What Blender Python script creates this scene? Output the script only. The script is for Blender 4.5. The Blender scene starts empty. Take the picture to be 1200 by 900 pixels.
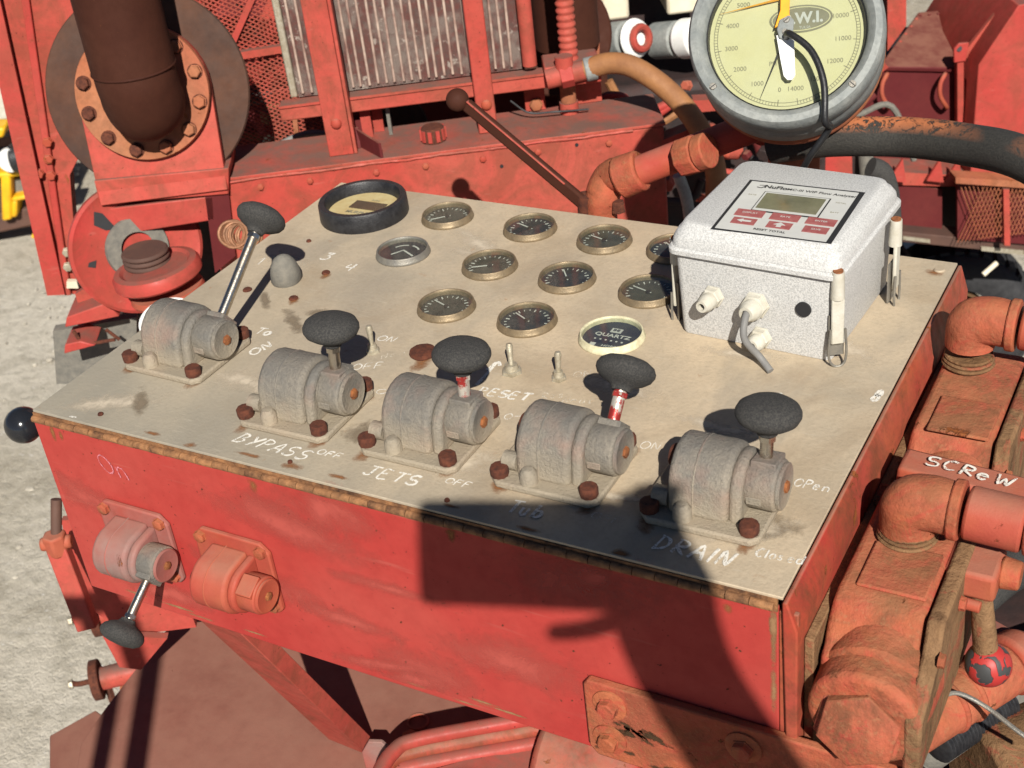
import bpy, bmesh, math, random
from math import sin, cos, pi, radians
from mathutils import Vector as V, Matrix, Quaternion, noise
random.seed(7)
scene = bpy.context.scene
COL = scene.collection

# ------------------------------------------------------------------ camera, sky, sun, exposure
CAM_LOC = V((1.0686, -0.78107, 2.23))
CAM_ROT = Matrix(((0.87761791, -0.1728009, 0.44713159),
                  (0.46751378, 0.51463888, -0.71873339),
                  (-0.10591352, 0.83981348, 0.5324431)))
FPX = 1620.0
cam = bpy.data.cameras.new('camera')
cam.sensor_width = 36.0
cam.lens = FPX / 1200 * 36
cam.clip_start = 0.05
cam.clip_end = 2000
cam.dof.use_dof = True
cam.dof.focus_distance = 1.36
cam.dof.aperture_fstop = 13.0
camo = bpy.data.objects.new('camera', cam)
COL.objects.link(camo)
camo.matrix_world = Matrix.Translation(CAM_LOC) @ CAM_ROT.to_4x4()
scene.camera = camo

SUN_DIR = V((-0.45140122, 0.64971932, -0.61163858)).normalized()
world = bpy.data.worlds.new('World')
scene.world = world
world.use_nodes = True
wn = world.node_tree
wn.nodes.clear()
sky = wn.nodes.new('ShaderNodeTexSky')
sky.sky_type = 'NISHITA'
sky.sun_disc = False
sky.sun_elevation = radians(37.7)
sky.sun_rotation = math.atan2(-SUN_DIR.x, -SUN_DIR.y)
sky.altitude = 2500.0
sky.air_density = 0.6
sky.dust_density = 0.1
bgn = wn.nodes.new('ShaderNodeBackground')
bgn.inputs['Strength'].default_value = 0.05
outw = wn.nodes.new('ShaderNodeOutputWorld')
wn.links.new(sky.outputs[0], bgn.inputs[0])
wn.links.new(bgn.outputs[0], outw.inputs[0])
sl = bpy.data.lights.new('sun', 'SUN')
sl.energy = 5.0
sl.angle = radians(0.55)
sl.color = (1.0, 0.95, 0.87)
so = bpy.data.objects.new('sun', sl)
COL.objects.link(so)
so.rotation_euler = SUN_DIR.to_track_quat('-Z', 'Y').to_euler()
so.location = (3, -4, 6)
vs = scene.view_settings
vs.view_transform = 'Standard'
vs.look = 'None'
vs.exposure = 0.52
vs.gamma = 1.0

# ------------------------------------------------------------------ finding places in the yard
# yard frame: u to the side, v away from where the photographer stands, z up from the ground
UU = V((0.8489, 0.5286, 0)); VV = V((-0.5286, 0.8489, 0)); ZZ = V((0, 0, 1))
YARD = Matrix((UU, VV, ZZ)).transposed()
FOOT = V((CAM_LOC.x, CAM_LOC.y, 0))
Z0 = 1.5                                   # height of the console's top plate
def B(u, v, z): return FOOT + UU * u + VV * v + ZZ * z
def ray(x, y): return CAM_ROT @ V(((x - 600) / FPX, (450 - y) / FPX, -1.0))
def wz(x, y, z=Z0): d = ray(x, y); return CAM_LOC + d * ((z - CAM_LOC.z) / d.z)
def wy(x, y, Y=0.0): d = ray(x, y); return CAM_LOC + d * ((Y - CAM_LOC.y) / d.y)
def wx(x, y, X): d = ray(x, y); return CAM_LOC + d * ((X - CAM_LOC.x) / d.x)
def wv(x, y, v): d = ray(x, y); return CAM_LOC + d * (v / d.dot(VV))
def toB(p): q = p - FOOT; return V((q.dot(UU), q.dot(VV), q.z))

# ------------------------------------------------------------------ mesh helpers
I3 = Matrix.Identity(3)
def axes(z, x=None):
    z = V(z).normalized()
    x = V(x) if x is not None else (V((1, 0, 0)) if abs(z.x) < .9 else V((0, 1, 0)))
    x = (x - z * x.dot(z)).normalized()
    return Matrix((x, z.cross(x), z)).transposed()
def spline(pts, sub=6):
    pts = [V(p) for p in pts]
    if len(pts) < 3 or sub <= 1: return pts
    out = []
    for i in range(len(pts) - 1):
        p0 = pts[i - 1] if i else pts[0] * 2 - pts[1]
        p1, p2 = pts[i], pts[i + 1]
        p3 = pts[i + 2] if i + 2 < len(pts) else pts[-1] * 2 - pts[-2]
        for k in range(sub):
            t = k / sub
            out.append(.5 * (2 * p1 + (p2 - p0) * t + (2 * p0 - 5 * p1 + 4 * p2 - p3) * t * t + (3 * p1 - p0 - 3 * p2 + p3) * t ** 3))
    out.append(pts[-1])
    return out
class G:
    def __init__(s): s.bm = bmesh.new()
    def face(s, vs):
        try: return s.bm.faces.new(vs)
        except ValueError: return None
    def vert(s, p): return s.bm.verts.new(p)
    def box(s, c, size, M=I3):
        c = V(c); h = V(size) / 2
        v = [s.vert(c + M @ V((h.x * a, h.y * b, h.z * d))) for a in (-1, 1) for b in (-1, 1) for d in (-1, 1)]
        for f in ((0, 1, 3, 2), (4, 6, 7, 5), (0, 4, 5, 1), (2, 3, 7, 6), (0, 2, 6, 4), (1, 5, 7, 3)): s.face([v[i] for i in f])
        return s
    def ybox(s, u, v, z):                      # box along the yard axes from three (low, high) ranges
        return s.box(B((u[0] + u[1]) / 2, (v[0] + v[1]) / 2, (z[0] + z[1]) / 2), (u[1] - u[0], v[1] - v[0], z[1] - z[0]), YARD)
    def span(s, a, b):                         # box along world axes between two corners
        a, b = V(a), V(b); return s.box((a + b) / 2, [abs(q) for q in (b - a)])
    def bar(s, p, q, w, h, up=(0, 0, 1)):
        p, q = V(p), V(q); z = (q - p); L = z.length; z.normalize()
        x = V(up).cross(z)
        if x.length < 1e-4: x = V((1, 0, 0)).cross(z)
        x.normalize(); y = z.cross(x)
        return s.box((p + q) / 2, (w, h, L), Matrix((x, y, z)).transposed())
    def prism(s, poly, o, M, d):
        o = V(o)
        a = [s.vert(o + M @ V((x, y, 0))) for x, y in poly]; b = [s.vert(o + M @ V((x, y, d))) for x, y in poly]
        n = len(poly); s.face(a[::-1]); s.face(b)
        for i in range(n): s.face([a[i], a[(i + 1) % n], b[(i + 1) % n], b[i]])
        return s
    def slab(s, pts, d):                       # polygon of 3D points pushed along d
        d = V(d); a = [s.vert(V(p)) for p in pts]; b = [s.vert(V(p) + d) for p in pts]; n = len(pts)
        s.face(a[::-1]); s.face(b)
        for i in range(n): s.face([a[i], a[(i + 1) % n], b[(i + 1) % n], b[i]])
        return s
    def lathe(s, o, ax, prof, n=32, x=None, phase=0.0):
        o = V(o); M = ax if isinstance(ax, Matrix) else axes(ax, x); rings = []
        for r, h in prof:
            if r < 1e-6: rings.append([s.vert(o + M @ V((0, 0, h)))])
            else: rings.append([s.vert(o + M @ V((r * cos(2 * pi * i / n + phase), r * sin(2 * pi * i / n + phase), h))) for i in range(n)])
        for a, b in zip(rings, rings[1:]):
            for i in range(n):
                j = (i + 1) % n
                if len(a) == 1 and len(b) == 1: continue
                if len(a) == 1: s.face([a[0], b[j], b[i]])
                elif len(b) == 1: s.face([a[i], a[j], b[0]])
                else: s.face([a[i], a[j], b[j], b[i]])
        return s
    def cyl(s, p, q, r, r2=None, n=24, phase=0.0):
        p, q = V(p), V(q); L = (q - p).length; r2 = r if r2 is None else r2
        return s.lathe(p, (q - p), [(0, 0), (r, 0), (r2, L), (0, L)], n, phase=phase)
    def hexa(s, p, q, r): return s.cyl(p, q, r, n=6)
    def tube(s, pts, r, n=12, sub=6, caps=True):
        rs = None
        P = spline(pts, sub)
        if isinstance(r, (list, tuple)):
            k = len(pts) - 1; rs = []
            for i in range(len(P)):
                t = i / (len(P) - 1) * k; a = min(int(t), k - 1); rs.append(r[a] + (r[a + 1] - r[a]) * (t - a))
        T = []
        for i in range(len(P)):
            d = P[min(i + 1, len(P) - 1)] - P[max(i - 1, 0)]; T.append(d.normalized())
        x = axes(T[0]).col[0].copy(); rings = []
        for i, p in enumerate(P):
            x = (x - T[i] * x.dot(T[i])).normalized(); y = T[i].cross(x); rr = rs[i] if rs else r
            rings.append([s.vert(p + (x * cos(2 * pi * k / n) + y * sin(2 * pi * k / n)) * rr) for k in range(n)])
        for a, b in zip(rings, rings[1:]):
            for i in range(n): s.face([a[i], a[(i + 1) % n], b[(i + 1) % n], b[i]])
        if caps: s.face(rings[0][::-1]); s.face(rings[-1])
        return s
    def ball(s, c, r, M=I3, n=24, m=12):
        r = V((r, r, r)) if not hasattr(r, '__len__') else V(r); c = V(c); rings = []
        for j in range(m + 1):
            t = pi * j / m
            if j in (0, m): rings.append([s.vert(c + M @ V((0, 0, r.z * cos(t))))])
            else: rings.append([s.vert(c + M @ V((r.x * sin(t) * cos(2 * pi * i / n), r.y * sin(t) * sin(2 * pi * i / n), r.z * cos(t)))) for i in range(n)])
        for a, b in zip(rings, rings[1:]):
            for i in range(n):
                j = (i + 1) % n
                if len(a) == 1: s.face([a[0], b[i], b[j]])
                elif len(b) == 1: s.face([a[i], b[0], a[j]])
                else: s.face([a[i], b[i], b[j], a[j]])
        return s
    def torus(s, c, ax, R, r, n=32, m=8):
        M = axes(ax); c = V(c); pts = [c + M @ V((R * cos(2 * pi * i / n), R * sin(2 * pi * i / n), 0)) for i in range(n)]
        rings = [[s.vert(c + M @ V(((R + r * cos(2 * pi * k / m)) * cos(2 * pi * i / n), (R + r * cos(2 * pi * k / m)) * sin(2 * pi * i / n), r * sin(2 * pi * k / m)))) for k in range(m)] for i in range(n)]
        for i in range(n):
            a, b = rings[i], rings[(i + 1) % n]
            for k in range(m): s.face([a[k], b[k], b[(k + 1) % m], a[(k + 1) % m]])
        return s
    def ribbon(s, pts, w0, nrm, vary=0.0):      # flat painted stroke
        P = [V(p) for p in pts]; L = []; nrm = V(nrm)
        for i, p in enumerate(P):
            d = (P[min(i + 1, len(P) - 1)] - P[max(i - 1, 0)]).normalized(); w = w0 * (1 + vary * noise.noise(p * 170)); q = nrm.cross(d) * (w / 2)
            L.append((s.vert(p - q), s.vert(p + q)))
        for a, b in zip(L, L[1:]): s.face([a[0], b[0], b[1], a[1]])
        return s
    def rough(s, amp, scale, seed=0.0):
        for v in s.bm.verts:
            n = noise.noise_vector(v.co * scale + V((seed, seed, seed))); v.co += n * amp
        return s
    def mesh(s, name, mat, off, angle=38):
        bm = s.bm
        bmesh.ops.recalc_face_normals(bm, faces=bm.faces)
        if off is not None:
            for v in bm.verts: v.co -= off
        me = bpy.data.meshes.new(name)
        bm.to_mesh(me); bm.free()
        for p in me.polygons: p.use_smooth = True
        me.set_sharp_from_angle(angle=radians(angle))
        if mat: me.materials.append(mat)
        return me

def props(o, label=None, cat=None, group=None, kind=None):
    if label: o['label'] = label
    if cat: o['category'] = cat
    if group: o['group'] = group
    if kind: o['kind'] = kind
    return o
ORG = {}
def thing(name, label, cat, loc=(0, 0, 0), group=None):
    o = bpy.data.objects.new(name, None); COL.objects.link(o)
    o.empty_display_size = .05; o.location = loc; ORG[o] = V(loc)
    return props(o, label, cat, group)
def part(name, g, mat, parent=None, bev=0.0, seg=2, label=None, angle=38, kind=None):
    off = ORG.get(parent) if parent else None
    o = bpy.data.objects.new(name, g.mesh(name, mat, off, angle)); COL.objects.link(o)
    if parent is not None: o.parent = parent; ORG[o] = off
    if bev:
        m = o.modifiers.new('bevel', 'BEVEL'); m.width = bev; m.segments = seg; m.limit_method = 'ANGLE'; m.angle_limit = radians(35)
    if label: o['label'] = label
    if kind: o['kind'] = kind
    return o
def solo(name, g, mat, label, cat, loc=None, group=None, bev=0.0, kind=None, angle=38):
    loc = V(loc) if loc is not None else V((0, 0, 0))
    o = bpy.data.objects.new(name, g.mesh(name, mat, loc, angle)); COL.objects.link(o); o.location = loc; ORG[o] = loc
    if bev:
        m = o.modifiers.new('bevel', 'BEVEL'); m.width = bev; m.segments = 2; m.limit_method = 'ANGLE'; m.angle_limit = radians(35)
    return props(o, label, cat, group, kind)
def twin(name, src, parent, off=(0, 0, 0), rot=None):     # another piece sharing the mesh of src, moved inside its thing
    o = src.copy(); COL.objects.link(o); o.parent = parent; o.location = V(off)
    if rot is not None: o.rotation_euler = rot
    ORG[o] = ORG.get(parent)
    return o
def dup(root, loc=None, rot=None, label=None):
    r = root.copy(); COL.objects.link(r)
    if loc is not None: r.location = loc
    if rot is not None: r.rotation_euler = rot
    if label: r['label'] = label
    ORG[r] = ORG.get(root)
    for ch in list(root.children):
        c = ch.copy(); COL.objects.link(c); c.parent = r
        for g in list(ch.children):
            d = g.copy(); COL.objects.link(d); d.parent = c
    return r
def text(name, s, size, pos, M, mat, parent, bold=0.0, align='CENTER', sx=1.0):
    cu = bpy.data.curves.new(name, 'FONT'); cu.body = s; cu.size = size; cu.align_x = align; cu.align_y = 'CENTER'; cu.offset = bold; cu.extrude = 0.00005; cu.resolution_u = 3
    t = bpy.data.objects.new(name, cu); COL.objects.link(t)
    dg = bpy.context.evaluated_depsgraph_get(); me = bpy.data.meshes.new_from_object(t.evaluated_get(dg)); bpy.data.objects.remove(t)
    off = ORG.get(parent, V((0, 0, 0)))
    for v in me.vertices: v.co = V(pos) + M @ V((v.co.x * sx, v.co.y, v.co.z)) - off
    me.materials.clear(); me.materials.append(mat); me.name = name
    o = bpy.data.objects.new(name, me); COL.objects.link(o); o.parent = parent; ORG[o] = off
    return o

# ------------------------------------------------------------------ materials
def lin(h): return tuple(((c / 255) / 12.92 if c / 255 <= .04045 else ((c / 255 + .055) / 1.055) ** 2.4) for c in h) + (1.0,)
class N:
    def __init__(s, name):
        s.m = bpy.data.materials.new(name); s.m.use_nodes = True; s.t = s.m.node_tree
        s.p = s.t.nodes['Principled BSDF']; s.out = s.t.nodes['Material Output']
        tc = s.t.nodes.new('ShaderNodeTexCoord'); oi = s.t.nodes.new('ShaderNodeObjectInfo')
        add = s.t.nodes.new('ShaderNodeVectorMath'); add.operation = 'MULTIPLY_ADD'
        s.L(oi.outputs['Random'], add.inputs[0]); add.inputs[1].default_value = (17.3, 9.1, 5.7); s.L(tc.outputs['Object'], add.inputs[2])
        s.co = add.outputs[0]; s.raw = tc.outputs['Object']
        # add.inputs order: a*b + c
    def L(s, a, b): s.t.links.new(a, b)
    def noise(s, scale, detail=4, rough=.6, dist=0.0, stretch=None):
        n = s.t.nodes.new('ShaderNodeTexNoise'); n.inputs['Scale'].default_value = scale; n.inputs['Detail'].default_value = detail
        n.inputs['Roughness'].default_value = rough; n.inputs['Distortion'].default_value = dist
        if stretch:
            m = s.t.nodes.new('ShaderNodeMapping'); m.inputs['Scale'].default_value = stretch; s.L(s.co, m.inputs[0]); s.L(m.outputs[0], n.inputs['Vector'])
        else: s.L(s.co, n.inputs['Vector'])
        return n.outputs['Fac']
    def vor(s, scale, feature='F1'):
        n = s.t.nodes.new('ShaderNodeTexVoronoi'); n.inputs['Scale'].default_value = scale; n.feature = feature; s.L(s.co, n.inputs['Vector']); return n.outputs['Distance']
    def rng(s, f, a, b, lo=0.0, hi=1.0):
        n = s.t.nodes.new('ShaderNodeMapRange'); n.clamp = True
        s.L(f, n.inputs[0]); n.inputs[1].default_value = a; n.inputs[2].default_value = b; n.inputs[3].default_value = lo; n.inputs[4].default_value = hi
        return n.outputs[0]
    def mul(s, a, b, op='MULTIPLY'):
        n = s.t.nodes.new('ShaderNodeMath'); n.operation = op
        for i, q in enumerate((a, b)):
            if isinstance(q, (int, float)): n.inputs[i].default_value = q
            else: s.L(q, n.inputs[i])
        return n.outputs[0]
    def mix(s, f, a, b):
        n = s.t.nodes.new('ShaderNodeMix'); n.data_type = 'RGBA'
        if isinstance(f, (int, float)): n.inputs['Factor'].default_value = f
        else: s.L(f, n.inputs['Factor'])
        for k, q in ((6, a), (7, b)):
            if isinstance(q, tuple): n.inputs[k].default_value = q
            else: s.L(q, n.inputs[k])
        return n.outputs[2]
    def up(s, a=.55, b=.95):
        g = s.t.nodes.new('ShaderNodeNewGeometry'); x = s.t.nodes.new('ShaderNodeSeparateXYZ'); s.L(g.outputs['Normal'], x.inputs[0]); return s.rng(x.outputs[2], a, b)
    def set(s, col=None, rough=None, metal=None, spec=None):
        for k, q in (('Base Color', col), ('Roughness', rough), ('Metallic', metal), ('Specular IOR Level', spec)):
            if q is None: continue
            if isinstance(q, (int, float, tuple)): s.p.inputs[k].default_value = q
            else: s.L(q, s.p.inputs[k])
        return s
    def bump(s, h, dist=.001, strength=1.0):
        n = s.t.nodes.new('ShaderNodeBump'); n.inputs['Distance'].default_value = dist; n.inputs['Strength'].default_value = strength
        s.L(h, n.inputs['Height']); s.L(n.outputs[0], s.p.inputs['Normal']); return s

def c4(r, g, b): return (r, g, b, 1.0)
RUST = c4(.105, .036, .014); RUST_O = c4(.34, .11, .035); DUST = c4(.30, .21, .15)
def paint(name, base, fade, rust=.0, rust_scale=14.0, rough=.5, dust=.0, chip=0.0, dustcol=DUST, orange=0.0, bump=.0006, streak=0.0, grime=0.0, bloom=0.0, patch=0.0, spec=.12):
    n = N(name)
    a = n.noise(5.0, 5, .6); col = n.mix(n.rng(a, .35, .68), base, fade)
    b = n.noise(60, 5, .65); col = n.mix(n.mul(n.rng(b, .4, .75), .28), col, tuple(x * .55 for x in base[:3]) + (1,))
    if orange:
        o = n.noise(9, 6, .7); col = n.mix(n.mul(n.rng(o, .42, .66), orange), col, RUST_O)
    if streak:
        st = n.noise(16, 4, .6, stretch=(1, 1, .08)); col = n.mix(n.mul(n.rng(st, .52, .75), streak), col, c4(.25, .10, .055))
    if grime:
        gm = n.noise(13, 8, .75, .8); col = n.mix(n.mul(n.rng(gm, .45, .60), grime), col, c4(.095, .052, .026)); gk = n.noise(95, 6, .75); col = n.mix(n.mul(n.rng(gk, .5, .72), grime * .7), col, c4(.07, .035, .02))
    if patch:
        pp = n.noise(20, 7, .7, 1.0); col = n.mix(n.mul(n.rng(pp, .54, .60), patch), col, c4(.36, .045, .036)); pq = n.noise(150, 4, .7); col = n.mix(n.mul(n.rng(pq, .56, .66), patch * .6), col, c4(.30, .18, .09)); h_extra = n.noise(60, 5, .7)
    if dust:
        d = n.noise(24, 5, .65); col = n.mix(n.mul(n.mul(n.up(), n.rng(d, .2, .6)), dust), col, dustcol)
    rgh = n.rng(b, .3, .7, rough - .08, rough + .14); h = n.mul(b, .25)
    if rust:
        r = n.noise(rust_scale, 8, .72, .4); f = n.rng(r, .70 - rust * .32, .735 - rust * .32)
        rc = n.mix(n.noise(90, 3), RUST, RUST_O); col = n.mix(f, col, rc); h = n.mul(h, n.mul(f, -.7), 'ADD')
    if chip:
        r = n.noise(170, 3, .6); f = n.rng(r, .76 - chip * .1, .78 - chip * .1); col = n.mix(f, col, RUST)
    if bloom:
        bl = n.noise(2.6, 5, .6, .8); col = n.mix(n.mul(n.rng(bl, .42, .68), bloom), col, c4(.42, .12, .085)); sk = n.noise(240, 2, .5); col = n.mix(n.rng(sk, .735, .75), col, c4(.09, .02, .015)); sc = n.noise(40, 3, .6, stretch=(.12, 1, 2.2)); col = n.mix(n.mul(n.rng(sc, .66, .72), .18), col, c4(.44, .17, .13)); h = n.mul(h, n.mul(n.noise(4.5, 2, .5), 9.0), 'ADD')
    if patch: h = n.mul(h, n.mul(h_extra, 1.0), 'ADD')
    fine = n.noise(420, 3, .6); h = n.mul(h, n.mul(fine, .25), 'ADD')
    n.set(col, rgh, 0.0, spec).bump(h, bump); return n.m
def plain(name, col, rough=.5, metal=0.0, var=.25, scale=40, bump=.0004, spec=.4, second=None, thr=(.35, .7)):
    n = N(name); f = n.noise(scale, 5, .65)
    c2 = second or tuple(x * (1 - var) for x in col[:3]) + (1,)
    n.set(n.mix(n.rng(f, *thr), col, c2), n.rng(f, .3, .7, max(rough - .08, .02), rough + .1), metal, spec)
    if bump: n.bump(n.noise(scale * 6, 3, .6), bump)
    return n.m
RED = c4(.36, .034, .030); RED_F = c4(.39, .055, .044)
M = {}
M['red'] = paint('faded_red_paint', RED, RED_F, rust=.0, chip=.35, rough=.42, dust=.25, bump=.0005, bloom=.16)
M['red_lip'] = paint('red_paint_worn_edge', RED, c4(.36, .09, .055), rust=.26, rust_scale=30, rough=.55, orange=.45, dust=.5, grime=.55)
M['red_cast'] = paint('red_paint_on_casting', c4(.34, .05, .036), c4(.36, .10, .06), rust=.12, rust_scale=26, rough=.55, dust=.35, orange=.3, bump=.0012)
M['red_bare'] = paint('red_paint_worn_to_metal', c4(.36, .06, .042), c4(.22, .17, .15), rust=.1, rust_scale=30, rough=.5, dust=.2, bump=.001)
M['yard_red'] = paint('sunned_red_paint', c4(.40, .056, .042), c4(.41, .088, .062), rust=.10, rust_scale=20, rough=.5, dust=.95, chip=.4, dustcol=c4(.15, .09, .072), bloom=.12, grime=.42)
M['yard_red_clean'] = paint('bright_red_paint', c4(.385, .045, .038), c4(.40, .072, .055), rough=.42, dust=.8, chip=.35, dustcol=c4(.17, .085, .065), grime=.3, bloom=.1, rust=.06)
M['maroon'] = paint('maroon_shaded_red', c4(.095, .015, .017), c4(.12, .024, .022), rough=.6, dust=1.0, dustcol=c4(.2, .085, .06))  # red paint darkened to maroon, with shade put into the colour
M['deck'] = paint('brown_red_deck_paint', c4(.19, .074, .054), c4(.24, .105, .076), rust=.05, rust_scale=9, rough=.75, dust=.7, chip=.2, dustcol=c4(.25, .12, .086))
M['orange'] = paint('rusty_orange_red_paint', c4(.37, .07, .044), c4(.40, .13, .066), rust=.18, rust_scale=28, rough=.7, dust=.4, orange=.45, bump=.0018, dustcol=c4(.30, .15, .07), grime=.42, patch=.4)
M['orange_block'] = paint('dusty_red_casting_paint', c4(.36, .065, .044), c4(.40, .125, .066), rust=.14, rust_scale=24, rough=.72, dust=.5, orange=.45, bump=.0022, dustcol=c4(.30, .14, .068), streak=.25, grime=.68, patch=.5)
M['khaki'] = paint('muddy_brown_casting', c4(.19, .105, .05), c4(.25, .145, .075), rust=.2, rust_scale=22, rough=.88, bump=.003, grime=.7, patch=.35)
M['exhaust'] = paint('rust_brown_exhaust_steel', c4(.042, .013, .008), c4(.062, .022, .013), rough=.72, chip=.25, bump=.0006)
M['disc'] = paint('brown_weathered_steel', c4(.055, .031, .024), c4(.08, .047, .035), rough=.7, chip=.4, orange=.12)
M['ring'] = paint('rusty_flange_steel', c4(.34, .10, .056), c4(.36, .15, .08), rust=.2, rust_scale=26, rough=.75, orange=.4, grime=.35)
M['rust'] = plain('deep_red_rust', c4(.13, .036, .016), .85, second=c4(.045, .014, .009), scale=190, bump=.0012)
M['rust_o'] = plain('orange_rust', c4(.34, .12, .035), .8, second=c4(.12, .04, .018), scale=120, bump=.001)
M['hinge'] = plain('rusty_hinge_steel', c4(.36, .17, .07), .8, second=c4(.05, .022, .011), scale=60, bump=.0012, thr=(.3, .7))
M['chrome'] = plain('dull_chrome_rod', c4(.62, .58, .5), .3, metal=1.0, second=c4(.42, .33, .24), scale=60, bump=.0002)
M['rod_red'] = plain('rod_with_red_paint_left', c4(.55, .5, .43), .38, metal=.5, second=c4(.36, .035, .03), scale=55, thr=(.44, .5))
M['zinc'] = plain('dusty_zinc', c4(.5, .46, .36), .5, metal=.5, second=c4(.3, .25, .17), scale=120)
M['rubber'] = plain('dusty_black_rubber', c4(.036, .036, .036), .88, second=c4(.085, .08, .072), scale=620, bump=.0008, thr=(.40, .66), spec=.25)
M['rubber_grey'] = plain('grey_perished_rubber', c4(.12, .115, .1), .9, second=c4(.19, .175, .145), scale=90, bump=.0008)
M['black'] = plain('black_plastic', c4(.012, .012, .014), .45, second=c4(.028, .028, .03), scale=120, spec=.4)
M['gloss_black'] = plain('glossy_black_knob', c4(.012, .013, .016), .16, second=c4(.016, .017, .02), bump=0, spec=.5)
M['dark'] = plain('dark_iron_painted_shade', c4(.016, .013, .013), .7, second=c4(.045, .02, .017), scale=14, bump=.001)  # near-black colour stands in for the shade between the machines
M['brass'] = plain('dusty_brass_bezel', c4(.29, .22, .135), .48, metal=.5, second=c4(.16, .125, .08), scale=110, bump=.0003)
M['steel'] = plain('dull_steel_bezel', c4(.20, .19, .17), .5, metal=.5, second=c4(.26, .24, .2), scale=110)
M['cream'] = plain('yellowed_bezel', c4(.66, .62, .42), .5, second=c4(.42, .38, .24), scale=140)
M['copper'] = plain('old_copper', c4(.30, .14, .07), .6, metal=.3, second=c4(.15, .075, .04), scale=100)
M['hose_brown'] = plain('dusty_brown_hose', c4(.30, .135, .05), .7, second=c4(.2, .085, .035), scale=30)
M['cable_grey'] = plain('grey_cable_jacket', c4(.2, .195, .185), .6)
M['cable_black'] = plain('black_cable_jacket', c4(.014, .014, .015), .45)
M['white_pl'] = plain('aged_white_plastic', c4(.52, .50, .43), .5, second=c4(.42, .39, .31), scale=60)
M['label'] = plain('white_printed_label', c4(.52, .52, .49), .5, var=.1, bump=0)
M['ink'] = plain('black_ink', c4(.02, .02, .022), .6, bump=0)
M['grey_ink'] = plain('faded_grey_ink', c4(.24, .22, .15), .6, bump=0)
M['red_ink'] = plain('faded_dark_red_print', c4(.27, .065, .065), .6, second=c4(.34, .12, .11), scale=160, bump=0)
M['lcd'] = plain('blank_lcd_glass', c4(.10, .10, .062), .12, second=c4(.17, .16, .105), scale=18, bump=0)
M['lcd_brown'] = plain('brown_lcd_glass', c4(.085, .062, .04), .3, bump=0)
M['dial_yellow'] = plain('yellowed_dial', c4(.58, .53, .29), .6, second=c4(.62, .58, .37), scale=12, bump=0)
M['dial_tan'] = plain('tan_dial', c4(.5, .42, .22), .6, second=c4(.42, .31, .14), scale=60, bump=0)
M['dial_dark'] = plain('weathered_dark_dial', c4(.032, .033, .031), .55, second=c4(.075, .072, .058), scale=45, bump=0)
M['dial_blue'] = plain('dark_blue_dial', c4(.014, .022, .05), .5, second=c4(.022, .032, .066), scale=40, bump=0)
M['dial_slate'] = plain('slate_dial', c4(.012, .018, .03), .5, second=c4(.022, .03, .042), scale=50, bump=0)
M['white_mark'] = plain('white_marking', c4(.72, .72, .68), .6, bump=0)
M['amber'] = plain('amber_pointer', c4(.8, .36, .015), .45, bump=0)
M['white'] = plain('white_enamel', c4(.78, .78, .75), .4, var=.12)
M['cream_paint'] = plain('cream_painted_metal', c4(.66, .6, .46), .5, second=c4(.55, .48, .35), scale=20)
M['gravel'] = plain('pale_gravel_stone', c4(.5, .46, .38), .9, second=c4(.24, .21, .165), scale=9)
M['yellow'] = plain('yellow_machine_paint', c4(.75, .42, .012), .45, second=c4(.6, .3, .01), scale=20)
M['brown_steel'] = plain('brown_rusty_beam', c4(.1, .05, .035), .75, second=c4(.06, .032, .025), scale=12)
M['tyre'] = plain('worn_black_tyre', c4(.018, .018, .02), .85, second=c4(.04, .04, .042), scale=60, bump=.001)
M['skin'] = plain('skin', c4(.52, .3, .21), .5, var=.1)
M['cloth'] = plain('dark_work_clothes', c4(.05, .06, .09), .85, scale=200)
M['hair'] = plain('dark_hair', c4(.03, .02, .014), .6)
def gal():
    n = N('galvanised_grey_housing'); a = n.noise(40, 5, .6); b = n.noise(200, 3, .6)
    col = n.mix(n.rng(a, .35, .68), c4(.19, .205, .20), c4(.30, .31, .29)); col = n.mix(n.mul(n.rng(b, .45, .7), .35), col, c4(.12, .125, .12))
    n.set(col, .72, .1, .25).bump(b, .0006); return n.m
M['galv'] = gal()
def cast():                                      # sand-cast aluminium valve bodies with old dust
    n = N('weathered_cast_aluminium'); a = n.noise(22, 5, .65); b = n.noise(330, 4, .75)
    col = n.mix(n.rng(a, .35, .66), c4(.165, .155, .135), c4(.27, .235, .185))
    col = n.mix(n.mul(n.rng(b, .45, .68), .45), col, c4(.09, .085, .08))
    p = n.noise(16, 4, .6); col = n.mix(n.mul(n.rng(p, .50, .68), .5), col, c4(.34, .19, .14))
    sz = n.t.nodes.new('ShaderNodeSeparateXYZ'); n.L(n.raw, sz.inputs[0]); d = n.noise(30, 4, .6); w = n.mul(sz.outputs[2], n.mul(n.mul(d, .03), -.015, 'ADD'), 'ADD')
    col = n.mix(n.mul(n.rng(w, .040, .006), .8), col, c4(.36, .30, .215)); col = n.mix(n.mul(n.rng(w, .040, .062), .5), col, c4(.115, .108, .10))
    n.set(col, n.rng(b, .3, .7, .6, .85), .12, .35).bump(n.mul(b, n.mul(n.noise(500, 3), .4), 'ADD'), .0016); return n.m
M['cast'] = cast()
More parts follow.
